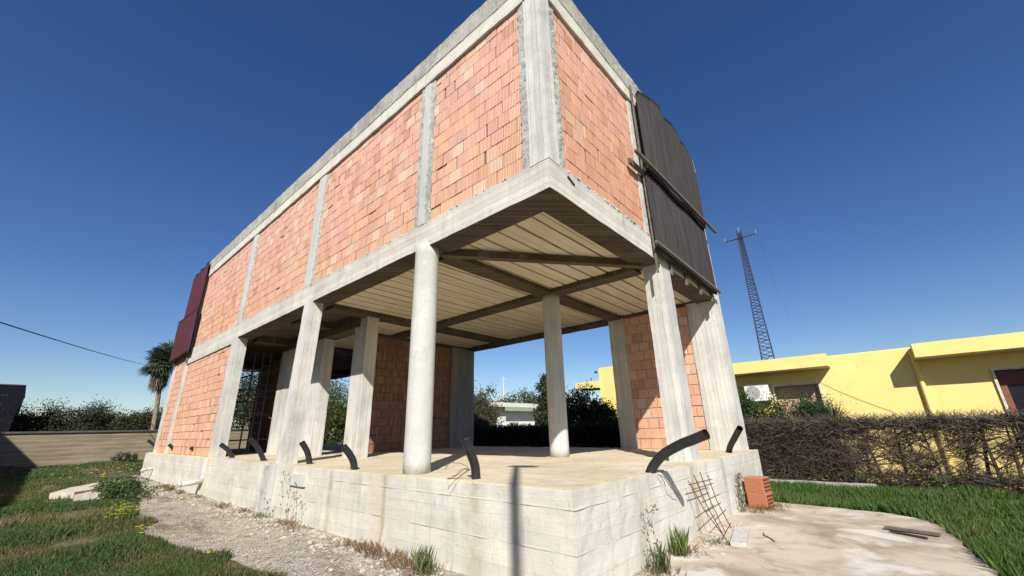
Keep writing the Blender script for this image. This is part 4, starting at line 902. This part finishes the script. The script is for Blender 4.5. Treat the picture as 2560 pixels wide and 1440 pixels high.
# stalky dry weeds
def stalk(x, y, h, seed, label, mat=None, z=.03, lean=(0,0)):
    r_ = random.Random(seed); m = MB(); pts = [Vector((x, y, z))]; d = Vector((lean[0], lean[1], 1))
    for k in range(7): d = (d+Vector((r_.uniform(-.12,.12), r_.uniform(-.12,.12), .1))).normalized(); pts.append(pts[-1]+d*h/7)
    m.tube(pts, [.0038-.0004*i for i in range(8)], 4)
    for k in range(9):
        i = r_.randint(2, 6); a = pts[i]; d = Vector((r_.uniform(-.6,.6), r_.uniform(-1,1), r_.uniform(.3,1))).normalized(); b = a+d*h*r_.uniform(.08,.22); m.tube([a, b], [.002,.0012], 3)
        for q_ in range(3): e = b+Vector((r_.uniform(-.015,.015), r_.uniform(-.02,.02), r_.uniform(-.015,.02))); m.obox(e, (1,0,0), (0,1,0), (0,0,1), .005, .005, .006)
    return tag(obj('dry_weed', m, MC['bark'], org=(x,y,z)), label, 'weed', 'dry stalks at the foot of the plinth')
stalk(-.34,5.62,.78,1,'tall leaning dry stalk below the concrete patch on the plinth', lean=(0,.12)); stalk(-.33,5.42,.62,2,'straight dry stalk between two others under the concrete patch'); stalk(-.34,5.05,.60,3,'bushy dry stalk rightmost of the group under the concrete patch'); stalk(-.36,6.25,.34,4,'short dry stalk at the foot of the plinth pilaster'); stalk(1.05,-.33,.62,6,'branching dry weed in front of the right side of the plinth'); stalk(.92,-.32,.40,7,'thin dry stalk just left of the branching weed')
# climbing ivy by the blocks
P = np.stack([RS.normal(4.78,.10,260)+0, RS.uniform(-.25,-.21,260), RS.uniform(.02,.62,260)], 1); P[:,0] += (P[:,2]-.3)*.12; o = thing('creeper', 'thin creeper climbing the plinth beside the clay blocks', 'plant', (4.78,-.23,0)); fol('foliage', P, np.ones(len(P)), .045, (.14,.15,.07), o)
obj('stem', MB().tube([(4.78,-.22,0),(4.8,-.22,.3),(4.84,-.22,.62)], .005, 4), MC['bark'], o)
# rubble
def stones(n, fx, s0, s1, name, label, mat):
    m = MB()
    for _ in range(n):
        x, y = fx(); s = random.uniform(s0, s1)*random.choice([.5,.7,1,1,1.5]); a = random.uniform(0, 3.14); ax = Vector((math.cos(a), math.sin(a), random.uniform(-.2,.2))).normalized(); ay = Vector((-math.sin(a), math.cos(a), random.uniform(-.2,.2))).normalized()
        c = Vector((x, y, gh(x, y)+.035+s*.12)); v = [c+ax*s*random.uniform(.6,1.2)*i+ay*s*random.uniform(.4,.9)*j+Vector((0,0,s*.32*k*random.uniform(.5,1.2))) for k in (-1,1) for i, j in ((-1,-1),(1,-1),(1,1),(-1,1))]; t = random.uniform(.6, 1.15)
        m.add(v, [(0,3,2,1),(4,5,6,7),(0,1,5,4),(1,2,6,5),(2,3,7,6),(3,0,4,7)], (.50*t,.46*t,.39*t))
    o = obj(name, m, mat); o['kind'] = 'stuff'; o['label'] = label; o['category'] = 'rubble'
SM_ = NT('pale_stone', .95, .15); SM_.color(SM_.mix(.5, SM_.attr(), SM_.mix(SM_.noise(40., det=4), (.3,.27,.22), (.6,.55,.47)))); SM_.bump(SM_.noise(50.), .5, .004)
def f1():
    y = random.uniform(1.4, 13)**1.0; d = abs(random.gauss(0, .28)); return (-.26-d, y)
def f2():
    y = random.uniform(1.4, 9); return (random.uniform(-1.5, -.3), y)
def f3(): x = random.uniform(1.6, 5.0); return (x, -.3-abs(random.gauss(0, .13)))
stones(1300, f1, .010, .028, 'rubble', 'pale broken stones heaped along the plinth foot on the left', SM_.m)
stones(2200, f2, .004, .011, 'gravel_stones', 'loose pale gravel over the path on the left', SM_.m)
stones(620, f3, .010, .026, 'rubble', 'broken pale chips under the steel mesh', SM_.m)
# thin slabs at far left
CSL = simple('pale_broken_slab', (.50,.46,.38), .92, var=.2, sc=5, bump=.01)
for poly, lab in [([(-2.72,14.4),(-2.3,15.6),(-1.8,16.5),(-1.3,17.3),(-.95,17.0),(-1.35,15.4),(-1.9,14.3),(-2.3,14.0)],'long pale broken slab lying in the grass at the far left'),([(-2.35,13.1),(-1.95,13.9),(-1.6,14.3),(-1.35,14.0),(-1.7,13.0)],'smaller pale broken slab in front of the long one')]:
    o = fan_slab('broken_slab', poly, 0., .15, CSL, .03, 4); tag(o, lab, 'slab', 'broken slabs in the grass')
# flowers (each a bright head on a stem)
def flowers(n, fx, s, name, label, h=(.1,.22)):
    m = MB()
    for _ in range(n):
        x, y = fx(); z = gh(x, y)+random.uniform(*h); r_ = s*random.uniform(.7, 1.2); m.tube([(x, y, gh(x, y)), (x, y, z)], .0025, 3, caps=False, col=(.1,.16,.04)); k = random.uniform(0, 1)
        for i in range(5): a = k+i*1.2566; m.add([(x, y, z), (x+math.cos(a-.45)*r_, y+math.sin(a-.45)*r_, z+r_*.5), (x+math.cos(a)*r_*1.2, y+math.sin(a)*r_*1.2, z+r_*.6), (x+math.cos(a+.45)*r_, y+math.sin(a+.45)*r_, z+r_*.5)], [(0,1,2,3)], (.80,.72,.03))
    o = obj(name, m, MC['blade']); o['kind'] = 'stuff'; o['label'] = label; o['category'] = 'flowers'
def cl(pts, s):
    def f(): p_ = random.choice(pts); return (random.gauss(p_[0], s), random.gauss(p_[1], s*1.6))
    return f
pl = [at_z(u, v, .12)[:2] for u, v in [(300,1283),(315,1275),(335,1285),(290,1295),(310,1270),(285,1280)]]; pl2 = [at_z(u, v, .12)[:2] for u, v in [(345,1340),(360,1345),(355,1335),(370,1350),(340,1350),(400,1345)]]
flowers(60, cl(pl, .13), .018, 'yellow_flowers', 'yellow wood sorrel flowers at the middle edge of the gravel', (.16,.24)); flowers(16, cl(pl2, .09), .016, 'yellow_flowers', 'small patch of yellow flowers nearer the bottom left', (.17,.24)); flowers(3, cl([at_z(521,1392,.1)[:2]], .02), .017, 'yellow_flowers', 'lone yellow flowers at the grass edge by the bottom', (.12,.18))
pr = [at_z(u, v, .2)[:2] for u, v in [(2160,1200),(2180,1205),(2210,1208),(2225,1206),(2260,1210),(2150,1213),(2420,1226),(2440,1230),(2520,1222),(2545,1235),(2080,1205),(2035,1203),(2550,1212),(2300,1212)]]
flowers(46, cl(pr, .12), .022, 'yellow_flowers', 'yellow flowers dotting the grass below the dead hedge', (.2,.28))
pf = [at_z(u, v, .5)[:2] for u, v in [(200,1158),(230,1150),(190,1165),(250,1170),(330,1150),(365,1142),(350,1155),(205,1175),(300,1160),(375,1140)]]
flowers(46, cl(pf, .45), .045, 'yellow_flowers', 'yellow flowers in the grass before the garden wall', (.18,.34))
# dark bush in the shade at far left
q = at_y(6, 1000, 26.5); tree('shaded_bush', q[0]-.7, 26.5, .2, 2.2, q[2], (.03,.04,.02), 'dark shaded bush at the left edge in front of the wall', .05, 50, 80, .09, cat='bush')
q = at_z(290, 1150, .3); tree('low_bush', q[0], 28.3, .2, 1.1, .55, (.05,.08,.03), 'low dark bush in the grass before the garden wall', .05, 24, 60, .08, cat='bush')
bpy.context.view_layer.update()
